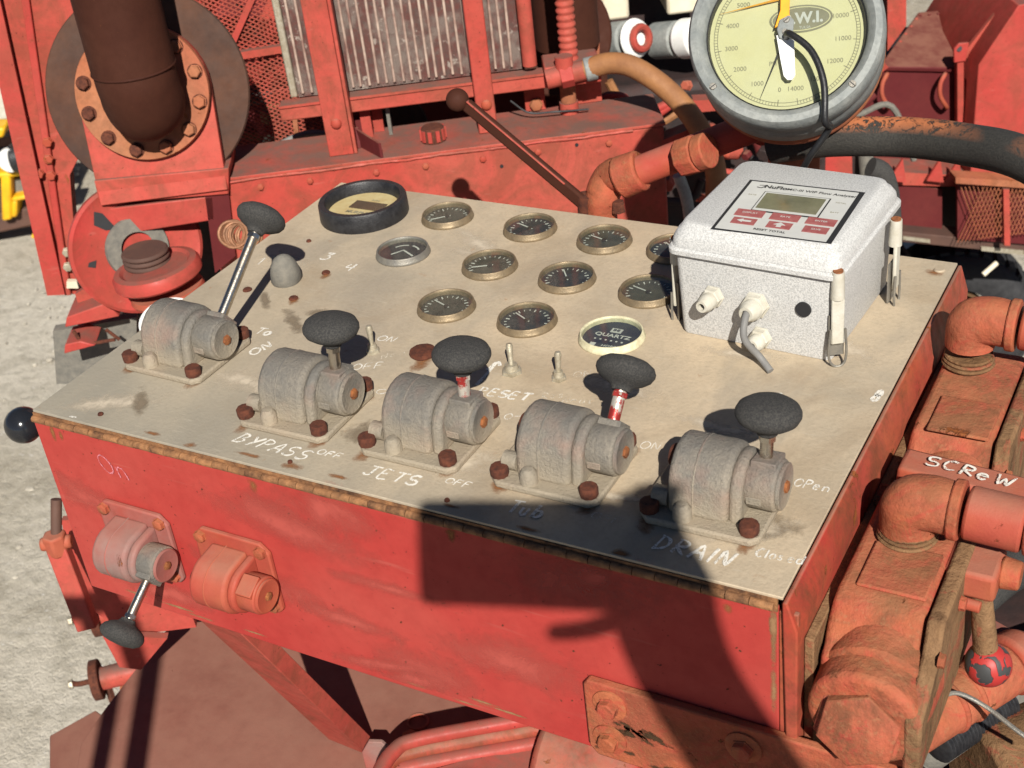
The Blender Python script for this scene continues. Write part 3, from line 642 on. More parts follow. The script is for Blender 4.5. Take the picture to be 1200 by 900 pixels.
# ------------------------------------------------------------------ lever valves
def valve(label, angle=0.0, shaft=.062, mats=('cast', 'chrome', 'rust'), lever=True, group='lever valves bolted to the top plate', knobtilt=0.0):
    """base bolts at (0,0), (.088,0), (.088,.081), (0,.081); shaft hub along +x; lever angle 0 = straight up"""
    mc, mr, mb = M[mats[0]], M[mats[1]], M[mats[2]]
    t = thing('lever_valve', label, 'lever valve', (0, 0, 0), group)
    g = G(); c = .012
    g.prism([(-.011 + c, -.011), (.099 - c * .6, -.011), (.099, -.011 + c * .6), (.099, .092 - c), (.099 - c, .092), (-.011 + c, .092), (-.011, .092 - c), (-.011, -.011 + c)], (0, 0, 0), I3, .007)
    part('base_plate', g, mc, t, bev=.002)
    # body: arch across y, extruded along x
    g = G(); cy = .0395; prof = []
    for i in range(13):
        a = pi * i / 12; prof.append((cos(a) * .0335, .0285 + sin(a) * .0325 * (1.0 if 3 < i < 9 else .97)))
    prof = [(.0365, .005)] + prof + [(-.0365, .005)]
    MX = Matrix(((0, 0, 1), (1, 0, 0), (0, 1, 0)))
    g.prism(prof, (.014, cy, 0), MX, .053)
    body = part('body', g, mc, t, bev=.005, seg=3, angle=50)
    g = G().prism([(x * .9, .004 + (z - .004) * .93) for x, z in prof], (.0665, cy, 0), MX, .011)
    part('body_flange', g, mc, body, bev=.004, seg=3)
    part('parting_seam', G().prism([(x * 1.012, .005 + (z - .005) * 1.012) for x, z in prof], (.036, cy, 0), MX, .0018), mc, body, bev=.0006)
    for bx, by in ((.030, -.001),): part('cast_lug', G().lathe((bx, by, .005), (0, 0, 1), [(0, 0), (.0085, 0), (.008, .012), (.005, .0165), (0, .0175)], 14), mc, body)
    part('side_lug', G().lathe((.0, .012, .016), (1, 0, 0), [(0, 0), (.0085, 0), (.0085, .014), (0, .014)], 14), mc, body)
    part('end_cap', G().lathe((.004, cy + .004, .036), (1, 0, 0), [(0, 0), (.009, 0), (.0105, .002), (.0105, .011), (0, .011)], 16), M['rust'], body)
    # hub and cap
    hz = .030; g = G()
    g.lathe((.0765, cy, hz), (1, 0, 0), [(0, 0), (.0215, 0), (.0228, .002), (.0228, .025), (.021, .0265), (0, .0265)], 30)
    g.box((.0895, cy + .0205 * sin(angle), hz + .0205 * cos(angle)), (.022, .026, .008), Matrix.Rotation(-angle, 3, 'X'))
    hub = part('hub', g, mc, t, bev=.0012)
    part('hub_cap', G().lathe((.1032, cy, hz), (1, 0, 0), [(0, 0), (.0205, 0), (.0205, .0022), (.019, .003), (.0175, .0026), (0, .0026)], 30), mc, hub)
    part('cap_screw', hexbolt(G(), (.1058, cy, hz), (1, 0, 0), .0052, .0026), M['rust_o'], hub)
    g = G().span((.079, cy - .0232, hz - .008), (.092, cy - .0215, hz - .001)); part('hub_notch', g, mc, hub, bev=.0006)
    if lever:
        d = V((0, sin(angle), cos(angle))); p0 = V((.088, cy, hz)) + d * .021
        lv = part('lever', G().cyl(p0, p0 + d * (shaft), .0056, n=16), mr, t)
        kd = V((sin(knobtilt), sin(angle) * cos(knobtilt), cos(angle) * cos(knobtilt))); kp = p0 + d * (shaft - .012)
        g = G().lathe(kp, kd, [(0, .002), (.0085, .002), (.0095, .0045), (.0115, .007), (.0185, .0100), (.0245, .0142), (.0270, .0190), (.0270, .0225), (.0247, .0270), (.0185, .0310), (.010, .0328), (0, .0333)], 36)
        g.rough(.0005, 60, shaft * 40)
        part('knob', g, M['rubber'], lv, angle=60); part('knob_collar', G().lathe(kp - kd * .004, kd, [(0, 0), (.0072, 0), (.0072, .0045), (0, .0045)], 6), mr, lv)
    for bx, by in ((0, 0), (.088, 0), (.088, .081), (0, .081)):
        if group.startswith('lever'): g = G().lathe((bx, by, .0068), (0, 0, 1), [(0, 0), (.0082, 0), (.0085, .0012), (.0085, .0085), (.0075, .0098), (0, .0102)], 10, phase=bx * 40)
        else: g = hexbolt(G(), (bx, by, .0068), (0, 0, 1), .0078, .006, by * 20)
        part('bolt', g, mb, t)
    return t
def put(t, p, rot=(0, 0, 0), s=1.0):
    t.location = p; t.rotation_euler = rot; t.scale = (s, s, s); return t
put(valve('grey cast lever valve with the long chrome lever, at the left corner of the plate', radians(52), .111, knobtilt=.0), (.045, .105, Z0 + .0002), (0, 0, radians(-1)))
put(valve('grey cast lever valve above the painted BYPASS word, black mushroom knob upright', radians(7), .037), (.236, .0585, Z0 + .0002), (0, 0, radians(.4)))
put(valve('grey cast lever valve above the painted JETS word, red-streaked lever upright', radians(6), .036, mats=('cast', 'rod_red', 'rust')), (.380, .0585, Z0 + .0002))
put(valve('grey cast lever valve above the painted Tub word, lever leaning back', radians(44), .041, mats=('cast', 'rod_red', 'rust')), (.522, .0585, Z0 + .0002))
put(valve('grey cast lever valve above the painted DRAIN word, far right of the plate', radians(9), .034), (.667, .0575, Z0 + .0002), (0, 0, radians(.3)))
put(valve('red painted valve on the front panel with a lever and black knob pointing down', radians(-32), .062, mats=('red_bare', 'chrome', 'orange'), group='red valves bolted to the front panel'), (.067, .0008, 1.324), (pi / 2, 0, 0), .86)
for ch in [c_ for c_ in console.id_data.users_collection[0].objects if c_.parent and str(c_.parent.get('label', '')).startswith('red painted valve') and c_.name.startswith('hub')]: ch.material_slots[0].link = 'OBJECT'; ch.material_slots[0].material = M['cast']
put(valve('red painted valve on the front panel that has no lever, hub bare', radians(60), 0, mats=('red_cast', 'chrome', 'orange'), lever=False, group='red valves bolted to the front panel'), (.197, .0008, 1.324), (pi / 2, 0, 0), .86)

# ------------------------------------------------------------------ gauges
def gauge(label, face='dial_dark', bezel='brass', R=.0325, marks=True, hole=False):
    t = thing('panel_gauge', label, 'gauge', (0, 0, 0), 'round gauges set in the top plate')
    g = G().lathe((0, 0, 0), (0, 0, 1), [(R * .88, .0005), (R * 1.0, .0003), (R * 1.015, .0012), (R * 1.0, .0030), (R * .975, .0042), (R * .965, .0072), (R * .945, .0085), (R * .91, .0085), (R * .89, .007), (R * .88, .002)], 48)
    part('bezel', g, M[bezel], t, angle=50)
    dial = part('dial', G().lathe((0, 0, .0002), (0, 0, 1), [(0, 0), (R * .885, 0), (R * .885, .0016), (0, .0016)], 40), M[face], t)
    if marks:
        g = G()
        for i in range(19):
            a = radians(225 - i * 15); r0, r1 = R * (.62 if i % 3 == 0 else .68), R * .76
            g.bar((r0 * cos(a), r0 * sin(a), .0020), (r1 * cos(a), r1 * sin(a), .0020), .0008 if i % 3 else .0013, .0003)
        part('scale_marks', g, M['white_mark'], dial)
        a = radians(222); part('needle', G().bar((R * .12 * cos(a + pi), R * .12 * sin(a + pi), .0034), (R * .66 * cos(a), R * .66 * sin(a), .0034), .0014, .0005), M['white_mark'], dial)
        part('needle_hub', G().cyl((0, 0, .0018), (0, 0, .0042), .003, n=14), M['black'], dial)
    part('glass', G().lathe((0, 0, .0062), (0, 0, 1), [(0, 0), (R * .90, 0), (R * .90, .0006), (R * .5, .0016), (0, .0019)], 40), M['glass'], t)
    return t
g0 = gauge('brass-rimmed gauge beside the black-rimmed tachometer, first of the back row')
g0.location = (.199, .516, Z0); ORG_base = g0
for (x, y), lab in (((.315, .515), 'brass-rimmed gauge second in the back row, behind the middle row'), ((.415, .511), 'brass-rimmed gauge third in the back row, in front of the elbow pipe'),
                    ((.314, .416), 'brass-rimmed gauge in the middle row, between the blue-black dial and a dusty one'), ((.414, .414), 'brass-rimmed gauge at the centre of the middle row, in front of the third back-row gauge'),
                    ((.513, .412), 'brass-rimmed gauge half in the shadow of the white flow analyzer'), ((.314, .317), 'brass-rimmed gauge standing alone behind the JETS valve knob'),
                    ((.414, .317), 'brass-rimmed gauge between the lone front gauge and the QUARTZ hour meter'), ((.503, .512), 'brass-rimmed gauge almost hidden behind the white flow analyzer')):
    r_ = dup(g0, (x, y, Z0), (0, 0, random.uniform(-.2, .2)), lab)
    for ch in r_.children:
        for gc_ in ch.children:
            if gc_.name.startswith('needle') and not gc_.name.startswith('needle_hub'): gc_.rotation_euler.z = random.uniform(-1.6, .1)
        alt = {'bezel': 'brass', 'dial': random.choice(('dial_dark', 'dial_slate', 'dial_dark'))}.get(ch.name.split('.')[0])
        if alt: ch.material_slots[0].link = 'OBJECT'; ch.material_slots[0].material = M[alt]
b = gauge('steel-rimmed gauge with a blue-black dial and white pointer, nearest the tachometer', 'dial_slate', 'steel', marks=False); b.location = (.196, .416, Z0)
for ch in b.children:
    if ch.name.startswith('dial'):
        g = G()
        for a0, a1, r in ((100, 150, .019), (40, 85, .019)):
            q = [V((r * cos(radians(a0 + (a1 - a0) * i / 8)), r * sin(radians(a0 + (a1 - a0) * i / 8)), .0022)) for i in range(9)]; g.ribbon(q, .0022, (0, 0, 1))
        g.ribbon([(-.012, -.008, .0022), (-.003, .006, .0022), (.016, -.004, .0022)], .0026, (0, 0, 1)); part('pointer', g, M['white_mark'], ch)
q = gauge('cream-rimmed QUARTZ hour meter with a dark blue dial, in front of the white analyzer', 'dial_blue', 'cream', .0345, marks=False); q.location = (.514, .315, Z0); q.name = 'hour_meter'; q['category'] = 'hour meter'
for ch in q.children:
    if ch.name.startswith('dial'):
        text('lettering', 'QUARTZ', .0085, (0, .002, .0021), I3, M['white_mark'], ch, .0002, sx=1.15)
        text('lettering', 'HOBBS', .0062, (.006, -.0185, .0021), I3, M['white_mark'], ch)
        g = G().span((-.006, .0085, .0020), (.006, .0165, .0023)); part('emblem', g, M['white_mark'], ch)
        text('lettering', 'IHI', .006, (0, .0125, .0026), I3, M['dial_blue'], ch, .0003)
        g = G()
        for i in range(6): g.span((-.0165 + i * .006, -.0085, .0020), (-.0145 + i * .006, -.0065, .0022))
        part('counter_marks', g, M['white_mark'], ch); part('emblem', G().span((-.0165, -.022, .002), (-.0105, -.0155, .0022)), M['white_mark'], ch)
# tachometer with the deep black rim
t = thing('tachometer', 'round tachometer in a deep black rim, blank brown display on a tan dial', 'tachometer', (.088, .497, Z0)); R = .056
o = V((.088, .497, Z0))
part('rim', G().lathe(o, (0, 0, 1), [(R * .80, .001), (R * 1.0, 0), (R * 1.01, .002), (R * 1.0, .021), (R * .975, .0235), (R * .86, .0235), (R * .83, .021), (R * .80, .008)], 56), M['black'], t, angle=50)
dl = part('dial', G().lathe(o + V((0, 0, .0005)), (0, 0, 1), [(0, 0), (R * .82, 0), (R * .82, .0085), (0, .0085)], 48), M['dial_tan'], t)
part('display', G().box(o + V((.003, .006, .0095)), (.046, .020, .0012)), M['lcd_brown'], dl)
text('lettering', 'MURPHY', .009, o + V((.0, -.014, .0093)), I3, M['grey_ink'], dl, .0003)
text('lettering', 'RPM', .006, o + V((.004, .022, .0093)), I3, M['grey_ink'], dl)
# toggle switches
def toggle(px, py, lean, label, r=.0055):
    p = wz(px, py); t = thing('toggle_switch', label, 'switch', p, 'toggle switches in the top plate')
    part('nut', hexbolt(G(), p, (0, 0, 1), r * 1.35, .004), M['zinc'], t); part('collar', G().cyl(p + V((0, 0, .003)), p + V((0, 0, .0095)), r, r * .85, 16), M['zinc'], t)
    d = V(lean).normalized(); part('bat', G().lathe(p + V((0, 0, .007)), d, [(0, 0), (.0022, 0), (.003, .012), (.0036, .02), (.0028, .0232), (0, .024)], 14), M['zinc'], t)
toggle(437, 412, (-.05, .1, 1), 'small toggle switch by the BYPASS knob, below the word ON')
toggle(600, 436, (-.15, .28, .9), 'small toggle switch with a wide collar above the word RESET', .0075)
toggle(655, 444, (.02, .1, 1), 'small toggle switch in front of the QUARTZ hour meter')
# perished rubber boot lying behind the long lever
p = V((.097, .318, Z0)); g = G().lathe(p, axes((.05, -.12, 1)), [(0, 0), (.0165, 0), (.018, .004), (.0175, .013), (.0145, .023), (.009, .031), (.004, .0345), (0, .0355)], 22).rough(.0025, 45)
solo('rubber_boot', g, M['rubber_grey'], 'perished grey rubber boot on the plate in the shadow of the long lever knob', 'rubber boot', p, angle=60)
# copper coil and its nipple, hung behind the left edge
c = wx(281, 272, -.05); t = thing('copper_coil', 'coil of old copper tubing hanging behind the left edge of the console', 'copper coil', c)
for i in range(9): part('coil_turn', G().torus(c + V((i * .0019 - .008, i * .0019 - .007, -.0012 * i)), V((.6 + random.uniform(-.2, .2), -.55 + random.uniform(-.2, .2), .35)), .020 + random.uniform(-.006, -.003), .0022, 26, 7), M['copper'], t)
# glossy ball knob sticking out at the left front
c = V((-.062, .028, 1.4485)); t = thing('ball_knob', 'glossy black ball knob sticking out beside the left front corner of the console', 'knob', c)
part('ball', G().ball(c, .0205), M['gloss_black'], t, angle=80); part('shank', G().cyl(c + V((.012, .012, 0)), V((-.006, .08, 1.4485)), .006), M['chrome'], t)
# ------------------------------------------------------------------ white flow analyzer
AO = V((.662, .427, Z0)); AR = Matrix.Rotation(radians(-3.2), 3, 'Z')
an = thing('flow_analyzer', 'speckled white fibreglass flow analyzer box with a display and red keys on its lid', 'control box', AO)
def A(x, y, z): return AO + AR @ V((x, y, z))
def rrect(hx, hy, r, n=4):
    out = []
    for cx, cy, a0 in ((hx - r, hy - r, 0), (-hx + r, hy - r, 90), (-hx + r, -hy + r, 180), (hx - r, -hy + r, 270)):
        for i in range(n + 1): a = radians(a0 + 90 * i / n); out.append((cx + r * cos(a), cy + r * sin(a)))
    return out
def loft(levels):
    g = G(); rings = [[g.vert(A(x, y, z)) for x, y in rrect(hx, hy, r)] for hx, hy, r, z in levels]
    for a, b_ in zip(rings, rings[1:]):
        for i in range(len(a)): g.face([a[i], a[(i + 1) % len(a)], b_[(i + 1) % len(a)], b_[i]])
    g.face(rings[0][::-1]); g.face(rings[-1]); return g
part('body', loft([(.0785, .082, .006, .0005), (.080, .083, .007, .004), (.0835, .0855, .008, .090), (.0835, .0855, .008, .0915)]), M['speckle'], an)
part('lid_flange', loft([(.0885, .0895, .011, .0925), (.0905, .0915, .012, .094), (.0905, .0915, .012, .0985), (.0885, .0895, .012, .101)]), M['speckle'], an)
lid = part('lid', loft([(.0875, .0885, .012, .1012), (.0865, .0875, .013, .110), (.083, .084, .014, .1165), (.0815, .0825, .014, .1172), (.079, .080, .014, .1225), (.0765, .0775, .013, .1238)]), M['speckle'], an, angle=50)
LT = .1238
# printed label on the lid
LQ = [wz(*p, Z0 + LT) for p in ((879, 211), (1014, 226), (974, 286), (833, 268))]
def LP(s, t, h=0.0): return LQ[0].lerp(LQ[1], s).lerp(LQ[3].lerp(LQ[2], s), t) + V((0, 0, h))
LX = (LQ[1] - LQ[0]).normalized(); LM = Matrix((LX, V((0, 0, 1)).cross(LX), V((0, 0, 1)))).transposed()
def lrect(s0, s1, t0, t1, h, d=.0004): return G().slab([LP(s0, t0, h), LP(s1, t0, h), LP(s1, t1, h), LP(s0, t1, h)], (0, 0, d))
lab = part('label_border', lrect(0, 1, 0, 1, .0001), M['ink'], lid)
part('label_plate', lrect(.03, .955, .03, .985, .0006), M['label'], lid)
part('display_frame', lrect(.205, .775, .215, .605, .0012, .0005), M['ink'], lid); part('display_rim', lrect(.215, .765, .23, .59, .0018, .0004), M['label'], lid)
part('display', lrect(.235, .745, .26, .56, .0023, .0006), M['lcd'], lid)
ws = (LQ[1] - LQ[0]).length
text('lettering', 'NuFlo', .0095, LP(.27, .115, .0012), LM, M['ink'], lid, .0003)
text('lettering', 'MC-III WIP Flow Analyzer', .0066, LP(.665, .12, .0012), LM, M['ink'], lid, .0001)
g = G().ribbon([LP(.11, .14, .0012), LP(.15, .15, .0012), LP(.185, .09, .0012)], .0016, (0, 0, 1)); g.ribbon([LP(.12, .10, .0012), LP(.175, .09, .0012)], .0012, (0, 0, 1)); part('emblem', g, M['ink'], lid)
for r, (t0, t1) in enumerate(((.60, .72), (.76, .87))):
    for k in range(3):
        s0 = (.10, .40, .70)[k] + (.02 if r else 0)
        key = part('key', lrect(s0, s0 + (.24 if r == 0 else .20), t0, t1, .0013, .0006), M['red_ink'], lid)
        if r == 0: text('lettering', ('DISPLAY', 'RATE', 'ENTER')[k], .0042, LP(s0 + .12, (t0 + t1) / 2, .0022), LM, M['label'], lid)
        elif k < 2: g = G().slab([LP(s0 + x, t0 + y * .11, .002) for x, y in (((.04, .5), (.09, .2), (.09, .38), (.16, .38), (.16, .62), (.09, .62), (.09, .8)) if k == 0 else ((.10, .1), (.15, .5), (.12, .5), (.12, .85), (.08, .85), (.08, .5), (.05, .5)))], (0, 0, .0003)); part('arrow', g, M['label'], lid)
        else: text('lettering', 'SAVE', .0042, LP(s0 + .1, (t0 + t1) / 2, .0022), LM, M['label'], lid)
text('lettering', 'RESET TOTAL', .0052, LP(.47, .925, .0012), LM, M['ink'], lid, .0001)
for s_, t_, w_ in ((.12, .30, 'RATE'), (.87, .27, 'TOTAL'), (.87, .46, 'BATT')): text('lettering', w_, .0035, LP(s_, t_, .0012), LM, M['grey_ink'], lid)
# glands, hole and latches on its walls
YF = -.0846
def gland(px, py, r, L, cable=None):
    p = wy(px, py, .425 + YF - .004); n = AR @ V((-.08, -1, .05))
    gl_ = part('cable_gland', hexbolt(G(), p + V((0, .006, 0)), n, r * 1.25, .010), M['white_pl'], an)
    part('gland_nut', G().lathe(p + n * .004, n, [(0, 0), (r, 0), (r, L * .6), (r * .7, L), (r * .42, L), (r * .42, L * .7), (0, L * .7)], 18), M['white_pl'], gl_)
    part('gland_bore', G().lathe(p + n * (.004 + L * .72), n, [(0, 0), (r * .42, 0), (0, .0004)], 12), M['ink'], gl_); return p + n * (L + .004)
gland(834, 350, .0085, .017); e = gland(884, 360, .0105, .014); gland(890, 398, .0085, .012)
part('knockout_hole', G().lathe(wy(942, 362, .3395), AR @ V((0, -1, .03)), [(0, 0), (.0078, 0), (.0078, .0022), (0, .0022)], 20), M['ink'], an)
cab = G().tube([e + V((0, .012, .002)), e + V((.001, -.004, -.002)), e + V((.004, -.015, -.018)), wz(890, 418, Z0 + .012), wz(903, 435, Z0 + .003)], .0036, 10)
solo('signal_cable', cab, M['cable_grey'], 'short grey cable drooping from the white analyzer box down to the tan plate', 'cable', wz(903, 435))
def latch(c, nrm, h=.06, dz=0.0):
    nrm = V(nrm).normalized(); Mx = axes((0, 0, 1), nrm); l = part('latch', G().box(c + nrm * .006 + V((0, 0, -.022)), (.004, .0125, .050), Mx), M['white_pl'], an, bev=.0015)
    part('latch_pivot', G().cyl(c + nrm * .004 + V((0, 0, .002)), c + nrm * .004 + V((0, 0, .030)), .0068, .006, 16), M['white_pl'], l)
    part('latch_plate', G().box(c + nrm * .001 + V((0, 0, -.04)), (.002, .015, .044), Mx), M['steel'], l)
    y = Mx.col[1]; g = G().tube([c + nrm * .008 + y * a + V((0, 0, z)) for a, z in ((-.007, -.03), (-.0085, -.058), (-.004, -.070), (.005, -.070), (.0085, -.058), (.007, -.03))], .0013, 8); part('latch_wire', g, M['steel'], l)
    part('latch_screw', G().cyl(c + nrm * .004 + V((0, 0, .029)), c + nrm * .004 + V((0, 0, .0315)), .005, n=12), M['rust_o'], l)
latch(A(.083, -.082, .072), AR @ V((.55, -.8, 0))); latch(A(.092, .050, .064), AR @ V((1, 0, 0))); latch(A(-.092, -.055, .062), AR @ V((-1, 0, 0)))

# ------------------------------------------------------------------ big pressure gauge on its rusty post
PC = wv(921, 40, 1.45); PN = (UU * -.26 + VV * -.74 + ZZ * .62).normalized(); PX = (V((1, 0, 0)) * .0 + UU); PMx = axes(PN, (CAM_ROT @ V((1, .0, 0))))
pg = thing('pressure_gauge', 'big round pressure gauge with a grey housing and yellow dial behind the white box', 'pressure gauge', PC); R = .1055
def Pg(x, y, z=0.0): return PC + PMx @ V((x, y, z))
part('housing', G().lathe(PC, PMx, [(R * .80, -.006), (R * .815, .004), (R * .84, .012), (R * .90, .017), (R * .965, .015), (R * .995, .009), (R, 0), (R, -.012), (R * .975, -.019), (R * .97, -.020), (R * .985, -.028), (R * .985, -.054), (R * .95, -.060), (0, -.060)], 72), M['galv'], pg, angle=40)
part('back_ring', G().lathe(PC, PMx, [(0, -.0605), (R * .965, -.0605), (R * .985, -.066), (R * .96, -.080), (R * .6, -.09), (0, -.09)], 56), M['ring'], pg)
pd = part('dial', G().lathe(PC, PMx, [(0, -.008), (R * .805, -.008), (R * .805, -.006), (0, -.006)], 60), M['dial_yellow'], pg)
part('inner_rim', G().lathe(PC, PMx, [(R * .79, -.0059), (R * .80, .003), (R * .81, .004), (R * .805, -.0059)], 60), M['black'], pg)
part('glass', G().lathe(PC, PMx, [(0, .002), (R * .80, .002), (R * .80, .0028), (0, .0028)], 48), M['glass_clear'], pg)
rr = R * .80; g = G(); Z = -.0056
for i in range(141):
    a = radians(262 - i * 344 / 140 * 1.0); r0 = rr * (.845 if i % 10 == 0 else .885); g.bar(Pg(r0 * cos(a), r0 * sin(a), Z), Pg(rr * .93 * cos(a), rr * .93 * sin(a), Z), .0008 if i % 10 == 0 else .0005, .0002, PN)
for k in (.93, .885): g.lathe(PC, PMx, [(rr * k - .0003, Z), (rr * k + .0003, Z), (rr * k + .0003, Z + .0001), (rr * k - .0003, Z + .0001)], 90)
part('scale_marks', g, M['grey_ink'], pd)
for i in range(15):
    a = radians(262 - i * 344 / 14); text('lettering', str(i * 1000) if i else '0', .0072, Pg(rr * .715 * cos(a), rr * .715 * sin(a), Z), PMx, M['grey_ink'], pd)
text('lettering', 'PSI', .007, Pg(-.015, -.030, Z), PMx, M['grey_ink'], pd)
lx, ly = .016, .0175; g = G()
def ell(r1, r2, h0): return [Pg(lx + r1 * cos(2 * pi * i / 36), ly + r2 * sin(2 * pi * i / 36), h0) for i in range(36)]
em = part('emblem', G().slab(ell(.034, .0155, Z), PN * .0003), M['grey_ink'], pd)
part('emblem_rim', G().slab(ell(.0315, .0135, Z + .0004), PN * .0002), M['dial_yellow'], pd); part('emblem_field', G().slab(ell(.0305, .0125, Z + .0007), PN * .0002), M['grey_ink'], pd)
text('lettering', 'O.W.I.', .017, Pg(lx, ly, Z + .0011), PMx, M['label'], pd, .0006); text('lettering', 'TULSA', .0042, Pg(lx + .004, ly - .0102, Z + .0011), PMx, M['label'], pd)
a = radians(247); part('needle', G().slab([Pg(.0022, .001, -.003), Pg(rr * .9 * cos(a), rr * .9 * sin(a), -.003), Pg(-.0022, -.001, -.003), Pg(-.004 * cos(a) - .002, -.01 * sin(a), -.003)], PN * .0008), M['ink'], pg)
a = radians(176); part('set_hand', G().slab([Pg(-.072, .030, -.002), Pg(.0, .040, -.002), Pg(.05, .052, -.002), Pg(.0, .043, -.002)], PN * .0008), M['amber'], pg)
part('white_pointer', G().slab([Pg(*q, .0035) for q in ((-.010, -.002), (.009, -.006), (.009, -.03), (.0095, -.048), (.006, -.053), (.001, -.053), (-.003, -.048), (-.006, -.03))], PN * .0022), M['white'], pg, bev=.0005)
part('yellow_pointer', G().slab([Pg(*q, .0038) for q in ((-.0115, .006), (.006, .013), (.0045, .02), (.006, .05), (.003, .075), (-.001, .075), (-.004, .05), (-.005, .025))], PN * .003), M['amber'], pg, bev=.0006)
part('pointer_clamp', G().slab([Pg(*q, .0062) for q in ((-.009, .003), (-.006, .0135), (.004, .018), (.0095, .012), (.008, -.004), (.002, -.0095), (-.0065, -.007))], PN * .003), M['galv'], pg, bev=.001)
for q in ((.0, -.0005), (.0015, .0125)):
    s_ = part('clamp_screw', G().lathe(Pg(*q, .0092), PMx, [(0, 0), (.0036, 0), (.0032, .0014), (0, .0016)], 16), M['steel'], pg); part('screw_slot', G().box(Pg(*q, .0108), (.0062, .0008, .0006), PMx @ Matrix.Rotation(.7, 3, 'Z')), M['ink'], s_)
for ang in (216, 316, 28, 150):
    a = radians(ang); s_ = part('rim_screw', G().lathe(Pg(R * .91 * cos(a), R * .91 * sin(a), .0155), PMx, [(0, 0), (.0042, 0), (.0036, .0022), (0, .0024)], 16), M['steel'], pg); part('screw_slot', G().box(Pg(R * .91 * cos(a), R * .91 * sin(a), .0178), (.0072, .0009, .0006), PMx @ Matrix.Rotation(a, 3, 'Z')), M['ink'], s_)
pcab = G().tube([Pg(.001, -.006, .008), Pg(.006, -.008, .022), Pg(.028, -.030, .026), Pg(.040, -.065, .026), Pg(.040, -.105, .018), wv(972, 150, 1.372), wv(950, 182, 1.375), wv(938, 203, 1.385)], .0038, 12)
pcb = solo('sensor_cable', pcab, M['cable_black'], 'black cable looping from the pressure gauge pointer down behind the white analyzer', 'cable', PC)
pb = V(PC) - PN * .10 - ZZ * .08; tb = toB(pb)
part('post', G().ybox((tb.x - .028, tb.x + .028), (tb.y - .02, tb.y + .012), (1.40, tb.z + .07)), M['ring'], pg, bev=.002)
part('post_clamp', G().cyl(Pg(0, 0, -.088), pb + VV * .0, .032, .03, 24), M['ring'], pg)

# ------------------------------------------------------------------ manifold pipe, its handle and the big black hose
E0 = wy(705, 246, .612); E1 = wy(712, 214, .625); ma = thing('manifold_pipe', 'rusty orange elbow and pipe running behind the plate to the pressure gauge', 'pipe', V((E0.x, E0.y, 1.40)))
P2 = wv(768, 194, 1.53); P3 = wv(855, 168, 1.475); P4 = B(tb.x - .02, tb.y - .005, 1.595); ax = (P3 - P2).normalized()
part('elbow', G().tube([V((E0.x, E0.y, 1.38)), E0, E0 + V((.002, .002, .018)), E1 + V((.004, .002, .006)), wv(733, 205, 1.545)], [.017, .0195, .0215, .022, .022], 20).rough(.0012, 55), M['orange'], ma)
part('collar', G().cyl(wv(726, 209, 1.548), wv(752, 199, 1.537), .0265, .025, 24).rough(.001, 60), M['orange'], ma, bev=.003)
part('pipe', G().cyl(wv(745, 202, 1.54), P4, .0185, n=24), M['red_cast'], ma)
u0 = wv(803, 184, 1.51); part('union_nut', G().cyl(u0 - ax * .006, u0 + ax * .018, .0235, n=8), M['orange'], ma, bev=.002); part('union_ring', G().cyl(u0 + ax * .0185, u0 + ax * .034, .0215, n=24), M['orange'], ma, bev=.002)
part('tee', G().cyl(P4 - ax * .03, P4 + ax * .05, .027, n=24), M['orange'], ma, bev=.004)
part('flange_nut', hexbolt(G(), V((E0.x + .026, E0.y - .006, 1.492)), (0, 0, 1), .008, .014), M['rust'], ma)
h0, h1 = wy(686, 240, .60), wy(546, 122, .60); hd = (h1 - h0).normalized(); lg = thing('long_lever', 'long rusty red valve handle with a rounded eye leaning over the back of the plate', 'handle', h0)
part('handle_bar', G().bar(h0 - hd * .02, h1, .009, .0175, (0, 0, 1)), M['exhaust'], lg, bev=.003); part('handle_edge', G().bar(h0 + hd * .03 + V((.0, -.002, .0085)), h1 - hd * .005 + V((0, -.002, .0085)), .0075, .0022), M['yard_red'], lg, bev=.001)
part('handle_eye', G().ball(wy(536, 117, .60), (.0145, .0145, .0125), axes(CAM_ROT.col[2])), M['exhaust'], lg, angle=80)
part('handle_stem', G().cyl(h0 + V((-.004, .004, -.06)), h0 + V((0, .004, .012)), .011), M['rust'], lg)
hp = [wv(905, 170, 1.51), wv(950, 163, 1.485), wv(1000, 160, 1.455), wv(1065, 161, 1.42), wv(1130, 169, 1.36), wv(1200, 186, 1.28), wv(1290, 240, 1.18), wv(1400, 320, 1.08)]
solo('black_hose', G().tube(hp, .0225, 24, 8), M['hose_worn'], 'thick black hose with scraped orange patches leading right from the pressure gauge', 'hose', hp[0], angle=70)

